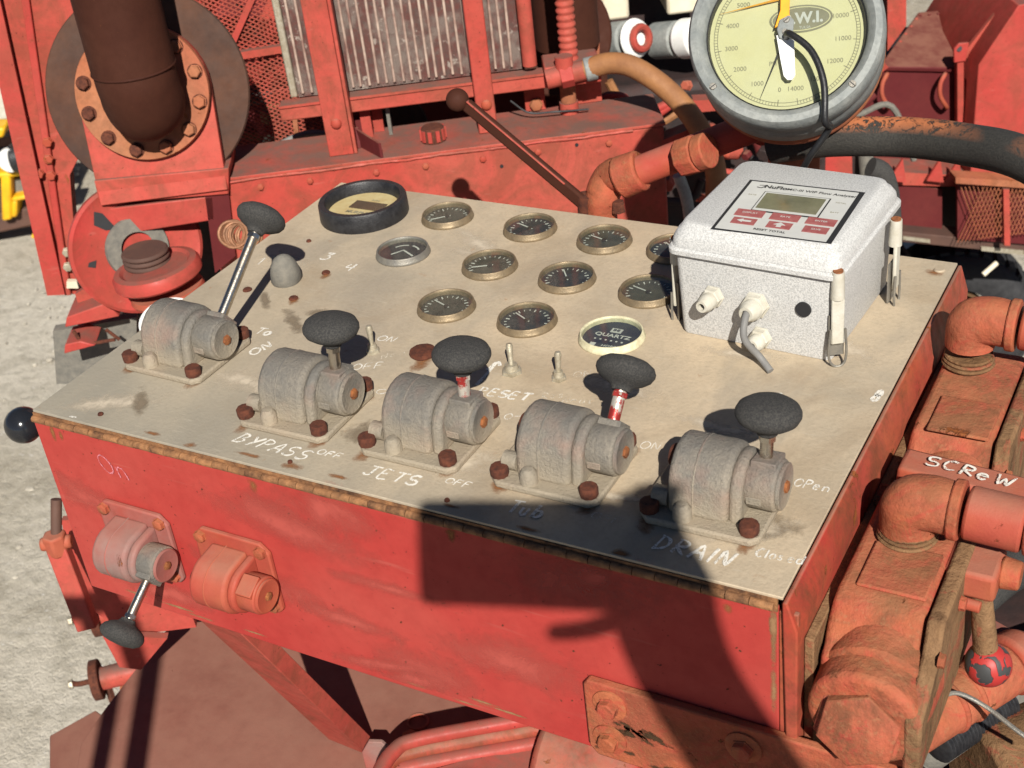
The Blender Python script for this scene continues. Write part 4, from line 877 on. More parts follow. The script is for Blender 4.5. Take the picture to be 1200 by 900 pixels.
# ------------------------------------------------------------------ hydraulic valves on the right wall
XW = W + .0225
def sculpt(prof_y, name, mat, parent, w0, w1, bev):
    return part(name, G().slab([(w0, y, z) for y, z in prof_y], (w1 - w0, 0, 0)), mat, parent, bev=bev, seg=3)
def hyd(label, y0, zt, pipe):
    t = thing('hydraulic_valve', label, 'hydraulic valve', (XW, y0, zt - .11), 'hydraulic valves on the right wall'); x0 = XW + .002
    # block with a flat top, a saddle falling to the front and a round boss
    f = y0
    pr_ = [(f + .205, zt), (f + .062, zt), (f + .050, zt - .004), (f + .040, zt - .018), (f + .026, zt - .030), (f + .014, zt - .036), (f + .014, zt - .115), (f + .205, zt - .115)]
    part('block', G().slab([(x0, y, z) for y, z in pr_], (.074, 0, 0)).rough(.0012, 30), M['orange_block'], t, bev=.006, seg=3, angle=50)
    part('raised_pad', G().span((x0 + .014, f + .066, zt), (x0 + .07, f + .125, zt + .0035)), M['orange_block'], t, bev=.0025)
    bz = zt - .066; bx = x0 + .044
    part('boss', G().cyl((bx, f + .06, bz), (bx, f - .012, bz), .0475, .0455, 40).rough(.0008, 40), M['orange_block'], t, bev=.006, seg=3)
    part('boss_saddle', G().cyl((bx, f + .075, bz + .012), (bx, f + .018, bz + .004), .043, .0465, 36).rough(.0012, 35), M['orange_block'], t, bev=.006)
    part('side_plate', G().slab([(x0 + .076, y, z) for y, z in ((f - .012, zt - .115), (f - .014, zt - .05), (f + .03, zt - .022), (f + .045, zt + .002), (f + .19, zt + .002), (f + .19, zt - .115))], (.014, 0, 0)).rough(.0012, 40), M['khaki'], t, bev=.003)
    part('end_plug', hexbolt(G(), (bx - .002, f - .0115, bz - .004), V((.10, -1, .22)), .034, .014, .35), M['orange_block'], t, bev=.0012)
    for yy in (f + .03, f + .10): part('bolt', hexbolt(G(), (x0 + .090, yy, zt - .022), (1, 0, 0), .006, .005), M['orange'], t)
    # threaded stub and elbow turning to the side
    ex, ey = x0 + .036, f + .140
    for k in range(3): part('thread_ring', G().lathe((ex, ey, zt + .003 + k * .004), (0, 0, 1), [(0, 0), (.0245 - k * .001, 0), (.0255 - k * .001, .0018), (.0245 - k * .001, .0036), (0, .0036)], 30), M['khaki'], t)
    zc = zt + .040
    part('elbow', G().tube([(ex, ey, zt + .012), (ex, ey, zt + .022), (ex + .003, ey, zt + .036), (ex + .018, ey, zc + .001), (ex + .036, ey, zc)], [.0235, .0235, .0245, .0235, .0225], 24).rough(.0008, 50), M['orange'], t, angle=60)
    part('elbow_rim', G().cyl((ex + .034, ey, zc), (ex + .043, ey, zc), .0255, n=30), M['orange'], t, bev=.0018)
    part('coupling', G().cyl((ex + .046, ey, zc), (ex + .092, ey, zc - .002), .0225, n=30), M['red_cast'], t, bev=.003)
    part('coupling_rim', G().cyl((ex + .093, ey, zc - .002), (ex + .103, ey, zc - .002), .0235, n=30), M['orange'], t, bev=.002)
    part('pipe', G().tube([(ex + .10, ey, zc - .002), (ex + .135, ey, zc - .002), (ex + .175, ey + .012, zc + .004), (ex + .24, ey + .06, zc + .01), (ex + .32, ey + .14, zc + .01)], .0185, 20), M['orange'], t, angle=60)
    return t
lo = hyd('lower rust-dusted hydraulic valve with a big hex plug, beside the front corner of the console', .000, 1.470, True)
hi = dup(lo, (XW, .243, 1.366), label='upper rust-dusted hydraulic valve with an elbow pipe, beside the back corner of the console')
for ch in hi.children:
    if ch.name.startswith('elbow') or ch.name.startswith('thread') or ch.name.startswith('coupling') or ch.name.startswith('pipe'): ch.location = V((-.012, .03, .012)) if not ch.name.startswith('thread') else V((-.012, .03, 0))
    if ch.name.startswith('raised_pad'): ch.location.y = -.02
s0, s1 = V((XW + .012, .214, 1.482)), V((XW + .125, .214, 1.474)); sv = thing('screw_housing', 'dark red square housing with SCREW painted on it in white, between the two hydraulic valves', 'valve housing', s0)
part('housing', G().bar(s0, s1, .034, .030), M['maroon'] if 0 else M['red_cast'], sv, bev=.004); part('housing_plug', G().cyl(s1 - V((.002, 0, 0)), s1 + V((.007, 0, -.001)), .0115, n=18), M['khaki'], sv, bev=.002)
sa = wz(1050, 561, 1.498); sb = wz(1122, 574, 1.4955); handwrite('SCReW', (s0.x + .022, .207, 1.4985), (s1.x - .018, .207, 1.4915), .014, .0017, M['chalk'], sv, nrm=(.06, 0, 1), lift=.0012, bold=2)
# ball-ended lever with its clevis
cl = wz(1138, 682, 1.452); bl = wz(1158, 778, 1.372); t = thing('ball_lever', 'short rusty lever ending in a chipped red ball, hanging beside the lower hydraulic valve', 'lever', cl)
part('clevis', G().box(cl + V((0, .012, .004)), (.042, .046, .026)), M['red_cast'], t, bev=.004); part('clevis_cap', G().cyl(cl + V((.02, .016, .004)), cl + V((.036, .016, .004)), .014, .012), M['orange'], t, bev=.002)
part('clevis_pin', G().cyl(cl + V((-.022, -.016, -.008)), cl + V((.012, -.018, -.009)), .005, n=14), M['red_cast'], t, bev=.001)
part('rod', G().cyl(cl + V((.008, 0, -.004)), bl + (cl - bl).normalized() * .012, .0085, .0105, 18), M['khaki'], t); part('rod_sleeve', G().cyl(cl + V((-.017, -.006, -.01)), cl + V((-.022, -.03, -.07)), .007, .006, 12), M['khaki'], t)
nb = N('ball_with_chipped_red_paint'); fb = nb.rng(nb.noise(60, 3, .55, .6), .52, .54); nb.set(nb.mix(fb, c4(.36, .03, .026), c4(.045, .046, .046)), .5, 0, .4).bump(fb, -.0006)
part('ball', G().ball(bl, .0195), nb.m, t, angle=80)
# pipework low on the right
q = lambda x, y, z: wz(x, y, z)
t = thing('low_union_pipe', 'orange pipe with ringed union low on the right, running behind the red ball lever', 'pipe', q(1090, 840, 1.24))
a, b_ = q(1075, 848, 1.25), q(1180, 782, 1.25); d = (b_ - a).normalized(); part('pipe', G().cyl(a - d * .05, b_, .0265, n=28), M['orange'], t, bev=.003)
for k in (.035, .058): part('ring', G().cyl(a + d * k, a + d * (k + .006), .0285, n=28), M['orange'], t, bev=.002)
part('end_cap', G().cyl(b_, b_ + d * .028, .032, .029, 28), M['red_cast'], t, bev=.006)
t = thing('gusset_plate', 'pink-red triangular gusset plate in the shade behind the ball lever', 'bracket', q(1160, 740, 1.28)); part('plate', G().slab([q(1128, 772, 1.26), q(1194, 742, 1.26), q(1140, 712, 1.26)], (0, 0, -.012)), M['yard_red'], t, bev=.001); part('web', G().slab([q(1128, 772, 1.247), q(1140, 712, 1.247), q(1140, 712, 1.247) + V((.004, 0, 0)), q(1128, 772, 1.247) + V((.004, 0, 0))], (0, 0, -.07)), M['yard_red'], t)
g = G(); a, b_ = q(1105, 868, 1.17), q(1150, 838, 1.17); d = (b_ - a).normalized(); prof = []
for i in range(22): prof += [(.017, i * .0045), (.0195, i * .0045 + .0015), (.0195, i * .0045 + .003), (.017, i * .0045 + .0045)]
solo('corrugated_sleeve', g.lathe(a - d * .01, d, [(0, 0)] + prof + [(0, prof[-1][1])], 20), M['black'], 'black corrugated rubber sleeve in the lower right corner under the orange pipe', 'sleeve', a)
solo('control_wire', G().tube([q(1096, 822, 1.30), q(1120, 812, 1.30), q(1155, 828, 1.29), q(1200, 862, 1.28), q(1260, 900, 1.26)], .0022, 8), M['steel'], 'thin grey control cable arching over the orange pipe in the lower right corner', 'cable', q(1120, 812, 1.30))
solo('lower_tank', G().cyl(q(1150, 930, 1.10), q(1290, 890, 1.10), .075, n=40), M['khaki'], 'rounded muddy brown tank end in the bottom right corner', 'tank', q(1150, 930, 1.1), bev=.01)
solo('shade_fill_hose', G().tube([q(1100, 745, 1.1), q(1150, 690, 1.12), q(1200, 660, 1.1), q(1290, 650, 1.05)], .028, 16), M['rubber'], 'black rubber hose added as dark fill for the shade behind the clevis on the right', 'hose', q(1150, 690, 1.12))  # hose added to darken the gap behind the clevis
solo('grey_hose', G().tube([q(1085, 880, 1.13), q(1110, 862, 1.15), q(1200, 800, 1.15), q(1300, 740, 1.1)], .022, 16), M['rubber_grey'], 'grey rubber hose below the orange union pipe in the lower right corner', 'hose', q(1110, 862, 1.13))
solo('frame_post', G().bar(q(1168, 602, 1.33), q(1196, 500, 1.33), .012, .06), M['ring'], 'orange-brown flat bar slanting up at the right edge behind the lower elbow pipe', 'bar', q(1168, 602, 1.3), bev=.001)
solo('shade_tray', G().slab([(XW + .02, -.10, 1.06), (XW + .9, -.10, 1.04), (XW + .9, .66, 1.04), (XW + .02, .66, 1.06)], (0, 0, -.02)), M['dark'], 'near-black tray added as shade under the hydraulic valves on the right', 'tray', (XW, .3, 1.2), bev=.002)  # added tray, its dark colour stands for the shade among the pipes
# ------------------------------------------------------------------ deck and frame below the console
dp = [(212, 716), (178, 760), (122, 832), (95, 872), (80, 960), (330, 960), (700, 960)]
deckp = [wz(x, y, DK) for x, y in dp] + [V((.74, .75, DK)), V((.2, .75, DK))]
deck = thing('deck_plate', 'brown-red steel deck plate below the console with long shadows across it', 'deck', (.1, .2, DK))
part('plate', G().slab(deckp, (0, 0, -.008)), M['deck'], deck, bev=.001)
part('deck_bolt', hexbolt(G(), wz(481, 866, DK), (0, 0, 1), .012, .008), M['orange_block'], deck); g = G().torus(wz(490, 846, DK + .001), (0, 0, 1), .014, .0022, 20, 6); part('bolt_stain', g, M['red_lip'], deck)
solo('lower_step', G().slab([wz(*p, .72) for p in ((58, 862), (112, 832), (150, 860), (150, 980), (58, 980))], (0, 0, -.06)), M['deck'], 'lower brown-red step plate beside the deck at the bottom left', 'step', wz(100, 880, .72), bev=.002)
rl = thing('frame_rail', 'bright red folded channel rail under the front of the console', 'rail', wz(560, 870, .93))
rp = [wz(x, y, .93) for x, y in ((432, 960), (442, 912), (462, 880), (492, 866), (600, 846), (720, 826))]
for k, (dz, dy, r) in enumerate(((0, 0, .008), (-.012, -.012, .007), (-.024, -.026, .009))): part('rail_fold', G().tube([p + V((0, dy, dz)) for p in rp], r * 1.25, 12, 6), M['yard_red_clean'] if k != 1 else M['red_lip'], rl)
part('rail_web', G().slab([rp[0] + V((.01, -.03, -.02)), rp[2] + V((.01, -.03, -.02)), rp[4] + V((0, -.03, -.02)), rp[5] + V((0, -.03, -.02)), rp[5] + V((0, -.16, -.05)), rp[0] + V((.2, -.09, -.05))], (0, 0, -.006)), M['yard_red_clean'], rl)
solo('round_tub', G().cyl(wz(640, 905, .86), wz(760, 930, .86), .085, n=40), M['red_lip'], 'rounded dull red tub end under the front bar at the bottom of the frame', 'tub', wz(640, 905, .86), bev=.01)
# flanged pipes and valve post on the ground side of the deck
def flanged(px, py, L, z, label, r=.021):
    p = wz(px, py, z); d = (wz(px + 60, py - 14, z) - p).normalized(); t = thing('flanged_pipe', label, 'pipe', p, 'flanged pipes beside the deck')
    part('pipe', G().cyl(p, p + d * L, r, n=22), M['yard_red'], t); part('flange', G().cyl(p - d * .012, p + d * .004, r * 1.75, n=26), M['rust'], t, bev=.002)
    part('pipe', G().cyl(p + d * .03 + V((0, 0, -r * 2.1)), p + d * L + V((0, 0, -r * 2.1)), r * .8, n=20), M['orange'], t)
    part('stem', G().tube([p - d * .012, p - d * .035, p - d * .05 + V((0, 0, .006))], .005, 8), M['rust'], t); part('stem_nut', hexbolt(G(), p - d * .045 + V((0, 0, .004)), -d, .008, .008), M['zinc'], t)
    part('hanger', G().bar(p + d * .01 + V((0, 0, -r)), p + d * .01 + V((0, 0, -r - .09)), .008, .012), M['rust'], t)
    return t
flanged(115, 722, .22, .62, 'upper flanged red pipe behind the dangling black knob, left of the deck'); flanged(116, 796, .16, .55, 'lower flanged red pipe sticking out left from under the deck edge')
t = thing('side_post', 'red post with a knuckle joint below the left end of the console', 'post', wz(95, 715, .5))
a, j, e = wv(66, 585, 1.45), wv(66, 636, 1.43), wv(104, 735, 1.40)
part('upper_rod', G().cyl(a - ZZ * .0, j, .007, n=14), M['brown_steel'], t); part('knuckle', G().hexa(j + ZZ * .014, j - ZZ * .016, .016).cyl(j - UU * .02, j + UU * .02, .009), M['red_cast'], t, bev=.003); part('lower_bar', G().bar(j - ZZ * .008, e, .026, .02, VV), M['yard_red_clean'], t, bev=.002)
t = thing('skirt_panel', 'bright red steel skirt panel behind the left end of the console', 'panel', wv(110, 690, 1.5)); part('panel', G().slab([wv(*p, 1.52) for p in ((72, 610), (88, 700), (150, 745), (230, 735), (180, 600))], VV * .01), M['yard_red_clean'], t); part('gusset', G().slab([wv(*p, 1.50) for p in ((120, 745), (140, 782), (165, 785), (196, 748))], VV * .012), M['yard_red_clean'], t)

# ------------------------------------------------------------------ long red tank behind the plate
def bz(px, py, v): return toB(wv(px, py, v))
tl, tr = bz(262, 225, 2.0), bz(778, 152, 2.0); TZ = 1.408
tank = thing('long_tank', 'long salmon-red box tank with a dusty brown top, right behind the tan plate', 'tank', B(0, 2.05, .8))
part('body', G().slab([B(tl.x, 2.0, .75), B(tr.x, 2.0, .75), B(tr.x, 2.125, .75), B(tl.x - .045, 2.125, .75), B(tl.x - .045, 2.05, .75)], ZZ * (TZ - .75 - .004)), M['yard_red'], tank, bev=.003)
part('top', G().slab([B(tl.x - .001, 1.998, TZ - .0035), B(tr.x + .003, 1.998, TZ - .0035), B(tr.x + .003, 2.127, TZ - .0035), B(tl.x - .047, 2.127, TZ - .0035), B(tl.x - .047, 2.049, TZ - .0035)], ZZ * .005), M['yard_red'], tank, bev=.001)
c = B(bz(510, 175, 2.04).x, 2.045, TZ + .002); g = G().lathe(c, (0, 0, 1), [(0, 0), (.019, 0), (.019, .006), (.0185, .02), (.016, .023), (0, .023)], 20)
cap = part('filler_cap', g, M['rust'], tank)
for i in range(10): a = 2 * pi * i / 10; part('cap_rib', G().box(c + V((.0195 * cos(a), .0195 * sin(a), .012)), (.003, .006, .018), Matrix.Rotation(a, 3, 'Z')), M['yard_red_clean'], cap)
for px, py, v_ in ((588, 195, 1.9985), (676, 170, 1.9985)): part('drain_hole', G().cyl(wv(px, py, v_), wv(px, py, v_) + VV * .003, .0028, n=10), M['ink'], tank)
b0 = bz(430, 178, 2.03); part('stop_plate', G().slab([B(b0.x - .01, 2.06, TZ + .002), B(b0.x + .026, 2.0, TZ + .002), B(b0.x + .026, 2.0, TZ + .026), B(b0.x - .01, 2.06, TZ + .03)], UU * -.004), M['maroon'], tank); part('strap', G().slab([B(b0.x - .055, 2.05, TZ + .002), B(b0.x - .01, 2.05, TZ + .002), B(b0.x - .01, 2.06, TZ + .032), B(b0.x - .055, 2.06, TZ + .032)], VV * .004), M['maroon'], tank)
# small red bracket and pump head at its right end
t = thing('tank_bracket', 'small red angle bracket at the far right end of the long tank top', 'bracket', B(.22, 2.16, TZ)); b0, b1 = bz(707, 148, 2.15), bz(745, 122, 2.15)
part('web', G().ybox((b0.x, b1.x), (2.15, 2.16), (TZ - .05, b0.z + .005)), M['yard_red_clean'], t, bev=.001); part('arch', G().tube([B(b0.x + .002, 2.17, b0.z), B(b0.x + .004, 2.17, b1.z + .01), B(b1.x - .016, 2.17, b1.z + .006), B(b1.x - .004, 2.17, b0.z)], .007, 8), M['yard_red_clean'], t)

# ------------------------------------------------------------------ oil cooler in its red frame
VC = 2.10; cl_, cr_ = bz(342, 118, VC).x, bz(612, 80, VC).x; rz = bz(330, 140, 2.075).z; rz1 = bz(330, 114, 2.075).z
cool = thing('oil_cooler', 'dented finned oil cooler held in a salmon-red frame above the long tank', 'radiator', B(-.05, VC, TZ))
part('core', G().ybox((cl_ + .012, cr_), (VC, VC + .05), (rz1 - .012, 2.12)), M['fins'], cool)
part('end_channel', G().ybox((cl_, cl_ + .0115), (VC - .006, VC + .052), (rz1 - .01, 2.12)), M['zinc'], cool, bev=.002)
tub = None; nt = int((cr_ - cl_ - .02) / .0132)
for i in range(nt):
    if tub is None: tub = part('cooler_tube', G().ybox((cl_ + .018, cl_ + .0222), (VC - .005, VC + .0005), (rz1 - .006, 2.12)), M['tubes'], cool, bev=.001)
    else: twin('cooler_tube', tub, cool, UU * (i * .0132 + random.uniform(-.0012, .0012)) + VV * random.uniform(-.0025, .002), (random.uniform(-.002, .002), random.uniform(-.007, .007), 0))
ra, rb, rc = bz(328, 128, 2.075).x, bz(638, 92, 2.075).x, bz(703, 88, 2.075).x
part('lower_rail', G().ybox((ra, rc), (2.065, 2.10), (rz, rz1 - .013)), M['yard_red'], cool, bev=.002)
part('rail_lip', G().ybox((ra, rb), (2.062, 2.0648), (rz1 - .014, rz1 - .010)), M['yard_red'], cool)
pa = bz(389, 100, 2.035).x
part('post', G().ybox((pa - .023, pa + .015), (2.03, 2.036), (TZ + .002, 2.12)), M['yard_red'], cool, bev=.001); part('post_flange', G().ybox((pa + .0155, pa + .021), (2.03, 2.06), (TZ + .002, 2.12)), M['yard_red'], cool, bev=.001)
pb_ = bz(562, 70, 2.055).x; part('post', G().ybox((pb_ - .015, pb_ + .015), (2.045, 2.061), (TZ + .002, 2.12)), M['yard_red'], cool, bev=.002)
for px, py, v_ in ((394, 145, 2.0295), (570, 123, 2.0445)): part('frame_bolt', G().ball(wv(px, py, v_), (.0085, .0085, .006), axes(VV), 14, 8), M['red_cast'], cool)
part('block_end', G().ybox((rb, rc), (2.05, 2.115), (rz + .004, rz1 + .002)), M['yard_red'], cool, bev=.003)
# stand-offs below the rail
for k, (x0, x1, v_, m_) in enumerate(((416, 424, 2.10, 'maroon'), (424, 436, 2.09, 'yard_red_clean'), (438, 450, 2.11, 'yard_red_clean'), (455, 459, 2.09, 'rubber_grey'))):
    u0, u1 = bz(x0, 150, v_).x, bz(x1, 150, v_).x; part('stand_off', G().ybox((u0, u1), (v_, v_ + .02), (TZ + .002, rz - .001)), M[m_], cool)
# red pipes at the right of the cooler
def vpipe(px, py0, v, r): b0 = bz(px, py0, v); return B(b0.x, v, b0.z), B(b0.x, v, 2.15)
a, b_ = vpipe(621, 76, 2.085, .0115); solo('coolant_pipe', G().cyl(a, b_, .0115, n=18), M['yard_red'], 'smooth vertical red coolant pipe right of the cooler fins', 'pipe', a)
a, b_ = vpipe(668, 80, 2.08, .014); prof = [(0, 0)]; L = (b_ - a).length; k = 0
while k < L: prof += [(.0125, k), (.0148, k + .003), (.0148, k + .006), (.0125, k + .009)]; k += .011
solo('ribbed_hose', G().lathe(a, b_ - a, prof + [(0, prof[-1][1])], 18), M['yard_red'], 'ribbed red hose standing on the fitting right of the smooth coolant pipe', 'hose', a)
p0, p1 = wv(640, 93, 2.05), wv(694, 80, 2.05); d = (p1 - p0).normalized(); t = thing('pipe_fitting', 'red pipe fitting with nuts joining the cooler rail to the brown hose', 'fitting', p0)
part('nipple', G().cyl(p0, p1, .0155, n=20), M['yard_red'], t); part('nut', G().hexa(p0 + d * .022, p0 + d * .042, .02), M['yard_red_clean'], t, bev=.001); part('clamp', G().cyl(p1 - d * .012, p1 + d * .006, .0185, n=20), M['galv'], t, bev=.002); part('stub', G().cyl(p0 + d * .03 + ZZ * .01, p0 + d * .03 + ZZ * .03, .014), M['yard_red'], t)
hp = [p1 - d * .01, wv(715, 74, 2.04), wv(745, 80, 2.02), wv(785, 108, 2.0), wv(818, 148, 1.97), wv(838, 196, 1.95), wv(836, 250, 1.95), wv(820, 320, 1.95)]
solo('brown_hose', G().tube(hp, .0165, 18), M['hose_brown'], 'dusty brown hose arching from the red fitting down behind the pressure gauge', 'hose', p1, angle=70)
t = thing('hose_stand', 'red plates and small cylinder on the tank top below the pipe fitting', 'support', B(.16, 2.12, TZ)); 
u0, u1 = bz(672, 120, 2.12).x, bz(706, 120, 2.12).x; part('plate', G().ybox((u0, u1), (2.12, 2.128), (TZ + .002, rz + .004)), M['yard_red'], t, bev=.001)
u0, u1 = bz(616, 130, 2.12).x, bz(640, 130, 2.12).x; part('plate', G().ybox((u0, u1), (2.115, 2.123), (TZ + .002, rz - .002)), M['yard_red'], t, bev=.001); part('plate_bolt', hexbolt(G(), wv(628, 122, 2.114), -VV, .010, .008), M['ring'], t)
c = bz(669, 148, 2.09); part('ram', G().cyl(B(c.x, 2.09, TZ + .002), B(c.x, 2.09, TZ + .02), .015), M['yard_red'], t); part('ram', G().cyl(B(c.x, 2.09, TZ + .0205), B(c.x, 2.09, rz - .005), .0125), M['ring'], t)
part('wire', G().tube([wv(598, 118, 2.08), wv(620, 132, 2.075), wv(650, 131, 2.07), wv(690, 128, 2.075)], .0016, 6), M['ink'], t)
# brown silencer behind
c = wv(648, 42, 2.32); t = thing('silencer', 'rust-brown round silencer with a short pipe behind the ribbed hose', 'silencer', c); part('drum', G().cyl(c, c + VV * .06 + ZZ * -.02, .102, n=48), M['exhaust'], t, bev=.004); part('pipe', G().cyl(c + UU * .02 - VV * .05 + ZZ * .0, c + UU * .02 - VV * .05 + ZZ * .5, .055, n=32), M['exhaust'], t); part('stay', G().bar(wv(698, 66, 2.28), wv(698, 45, 2.28), .012, .01, VV), M['ring'], t); part('support', G().ybox((toB(c).x, toB(c).x + .09), (2.34, 2.37), (1.2, toB(c).z)), M['exhaust'], t)

# ------------------------------------------------------------------ exhaust outlet with flange on the left
FC = wv(168, 108, 2.02); FN = (-VV * .96 + ZZ * .28).normalized(); FM = axes(FN, UU)
ex = thing('exhaust_outlet', 'rust-brown exhaust pipe on a bolted round flange in front of a big brown disc', 'exhaust', FC)
part('heat_disc', G().lathe(FC - FN * .035, FM, [(0, 0), (.152, 0), (.154, .003), (.152, .007), (0, .007)], 72), M['disc'], ex)
pl = [( -.098, -.16), (.098, -.16)] + [(.100 * cos(radians(a)), .100 * sin(radians(a))) for a in range(0, 181, 10)]
part('flange_plate', G().prism(pl, FC - FN * .02, FM, .016), M['yard_red'], ex, bev=.001)
part('flange_ring', G().lathe(FC, FM, [(.055, -.003), (.099, -.003), (.101, .004), (.099, .010), (.06, .010), (.055, .004)], 64), M['ring'], ex)
for i in range(12):
    a = radians(i * 30 + 14); p = FC + FM @ V((.086 * cos(a), .086 * sin(a), .010)); w = part('flange_bolt', hexbolt(G(), p, FN, .0095, .010, i), M['ring'] if i < 5 or i > 8 else M['rust'], ex)
    part('washer', G().cyl(p - FN * .0005, p + FN * .0015, .0115, n=18), M['rust'], w)
px_, top_ = FC + FN * .072 + UU * .012, 2.35; R = .060
part('elbow', G().tube([FC - FN * .01, FC + FN * .03, px_ + V((0, 0, -.012)) - FN * .015, px_ + V((0, 0, .02)), px_ + V((0, 0, .045))], [R * .9, R * .93, R * .96, R * .97, R * .97], 40, 8), M['exhaust'], ex, angle=70)
part('stack', G().cyl(px_ + V((0, 0, .04)), V((px_.x, px_.y, top_)), R, n=48), M['exhaust'], ex, bev=.002)
part('seam', G().torus(px_ + V((0, 0, .0415)), (0, 0, 1), R * .985, .0022, 48, 6), M['exhaust'], ex)
# red box shelves below it
sh = thing('exhaust_stand', 'salmon-red boxed stand under the exhaust flange', 'stand', B(-.45, 2.0, 1.0))
def vquad(name, pts, v, d, m, par, **k): return part(name, G().slab([wv(x, y, v) for x, y in pts], VV * d), M[m], par, **k)
vquad('upper_shelf', ((110, 212), (268, 197), (268, 228), (117, 240)), 1.985, .10, 'yard_red', sh, bev=.002); vquad('lower_shelf', ((118, 246), (250, 230), (252, 258), (150, 274)), 1.99, .09, 'yard_red_clean', sh, bev=.002); vquad('side_leg', ((240, 228), (268, 226), (276, 300), (252, 320)), 1.99, .06, 'maroon', sh)
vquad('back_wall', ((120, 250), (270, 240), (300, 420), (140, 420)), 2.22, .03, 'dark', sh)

# ------------------------------------------------------------------ reel, column and ledges on the far left
RC = wv(160, 290, 1.99); RN = (-VV * .86 - UU * -.42 + ZZ * .22).normalized()
rl2 = thing('cable_reel', 'big red reel disc with chipped paint and a grooved hub, left of the console', 'reel', RC); RMx = axes(RN, UU)
part('back_disc', G().lathe(RC, RMx, [(0, -.012), (.100, -.012), (.104, -.008), (.104, .004), (.099, .0075), (.093, .005), (.05, .005), (.05, .003), (0, .003)], 64), M['yard_red_clean'], rl2)
part('inner_ring', G().lathe(RC, RMx, [(.026, .0055), (.050, .0055), (.048, .012), (.026, .012)], 40), M['rubber_grey'], rl2)
HC = wv(166, 282, 1.93)
for k in range(3): part('hub_groove', G().lathe(HC + ZZ * (-.040 + k * .0085), (0, 0, 1), [(0, 0), (.033, 0), (.036, .003), (.036, .005), (.033, .008), (0, .008)], 36), M['brown_steel'], rl2)
part('front_disc', G().lathe(wv(184, 318, 1.91), V((-.10, -.02, 1)), [(0, -.012), (.064, -.012), (.068, -.008), (.068, .004), (.064, .010), (.055, .012), (.05, .008), (0, .008)], 56), M['yard_red_clean'], rl2)
part('front_disc', G().lathe(wv(196, 340, 1.91), V((-.10, -.02, 1)), [(0, -.008), (.056, -.008), (.058, -.004), (.056, .004), (0, .004)], 48), M['red_cast'], rl2)
for pts in (((110, 248), (120, 250), (131, 262), (138, 268), (124, 270), (110, 264)), ((104, 308), (113, 305), (112, 314), (103, 313))):
    c0 = RC + RN * .0056; q_ = []
    for x, y in pts: r_ = ray(x, y); q_.append(CAM_LOC + r_ * ((c0 - CAM_LOC).dot(RN) / r_.dot(RN)))
    part('paint_chip', G().slab(q_, RN * .0006), M['ink'], rl2)
solo('drip_pan', G().lathe(wv(200, 382, 1.80), axes((.15, -.3, 1)), [(0, 0), (.03, 0), (.041, .015), (.043, .015), (.032, -.003), (0, -.003)], 36), M['white'], 'white enamel drip pan behind the left edge of the tan plate', 'pan', wv(182, 372, 1.8))
col = thing('frame_column', 'tall salmon-red frame column at the left edge of the frame', 'column', wv(60, 345, 2.17))
vquad('web', ((-24, -30), (165, -30), (140, 90), (82, 205), (93, 345), (63, 345)), 2.17, .03, 'yard_red', col, bev=.001)
part('rib', G().bar(wv(26, -30, 2.166), wv(80, 345, 2.166), .012, .010, VV), M['yard_red_clean'], col, bev=.002); part('edge_flange', G().bar(wv(-18, -30, 2.155), wv(66, 345, 2.155), .006, .03, UU), M['yard_red_clean'], col)
for px, py in ((56, 166), (57, 186), (60, 205), (26, 137), (46, 203), (79, 295), (80, 312)): part('column_bolt', hexbolt(G(), wv(px, py, 2.162), -VV, .008, .007), M['red_cast'] if px < 70 else M['zinc'], col)
vquad('lamp_bracket', ((78, 330), (90, 330), (92, 338), (78, 338)), 2.15, .01, 'cream_paint', col)
ld = thing('red_ledge', 'red ledge brackets over a grey base plate left of the console', 'ledge', B(-.62, 2.0, 1.0))
vquad('upper_ledge', ((78, 372), (125, 355), (140, 371), (76, 384)), 1.96, .07, 'yard_red_clean', ld, bev=.002); vquad('lower_ledge', ((76, 404), (94, 400), (112, 405), (75, 415)), 1.94, .06, 'yard_red_clean', ld, bev=.002)
vquad('base_plate', ((62, 388), (160, 372), (160, 450), (66, 450)), 2.02, .02, 'rubber_grey', ld); vquad('gusset', ((88, 345), (104, 335), (140, 368), (100, 382)), 2.0, .012, 'yard_red', ld)
part('brace_rod', G().tube([wv(86, 388, 1.95), wv(100, 402, 1.95), wv(135, 398, 1.95)], .003, 8), M['rust'], ld); part('brace_rod', G().tube([wv(124, 386, 1.95), wv(140, 398, 1.95)], .003, 8), M['rust'], ld)

# ------------------------------------------------------------------ guard mesh with machinery behind
mg = thing('mesh_guard', 'expanded metal guard between the exhaust disc and the oil cooler', 'guard', B(-.42, 2.3, 1.4)); VM = 2.26
m0, m1 = bz(235, 190, VM), bz(350, -30, VM); g = G(); U0, U1, ZA, ZB = m0.x - .03, m1.x + .05, m0.z - .03, m1.z + .02; px_s = .0125; k = -40
while k < 60:                                                     # two slanting families of thin strands
    for s_ in (1, -1):
        uA = U0 + k * px_s; q0 = None
        za, zb = ZA, ZB; dx = (zb - za) / .62 * s_
        p_, q_ = V((uA, za)), V((uA + dx, zb)); d_ = q_ - p_; t0, t1 = 0.0, 1.0
        for lo_, hi_ in ((U0, U1),):
            ta, tb = sorted(((lo_ - p_.x) / d_.x, (hi_ - p_.x) / d_.x)); t0, t1 = max(t0, ta), min(t1, tb)
        if t1 - t0 > .02:
            a, b_ = p_ + d_ * t0, p_ + d_ * t1; g.bar(B(a.x, VM + s_ * .0012, a.y), B(b_.x, VM + s_ * .0012, b_.y), .0019, .0018, VV)
    k += 1
part('mesh', g, M['yard_red'], mg, kind='stuff')
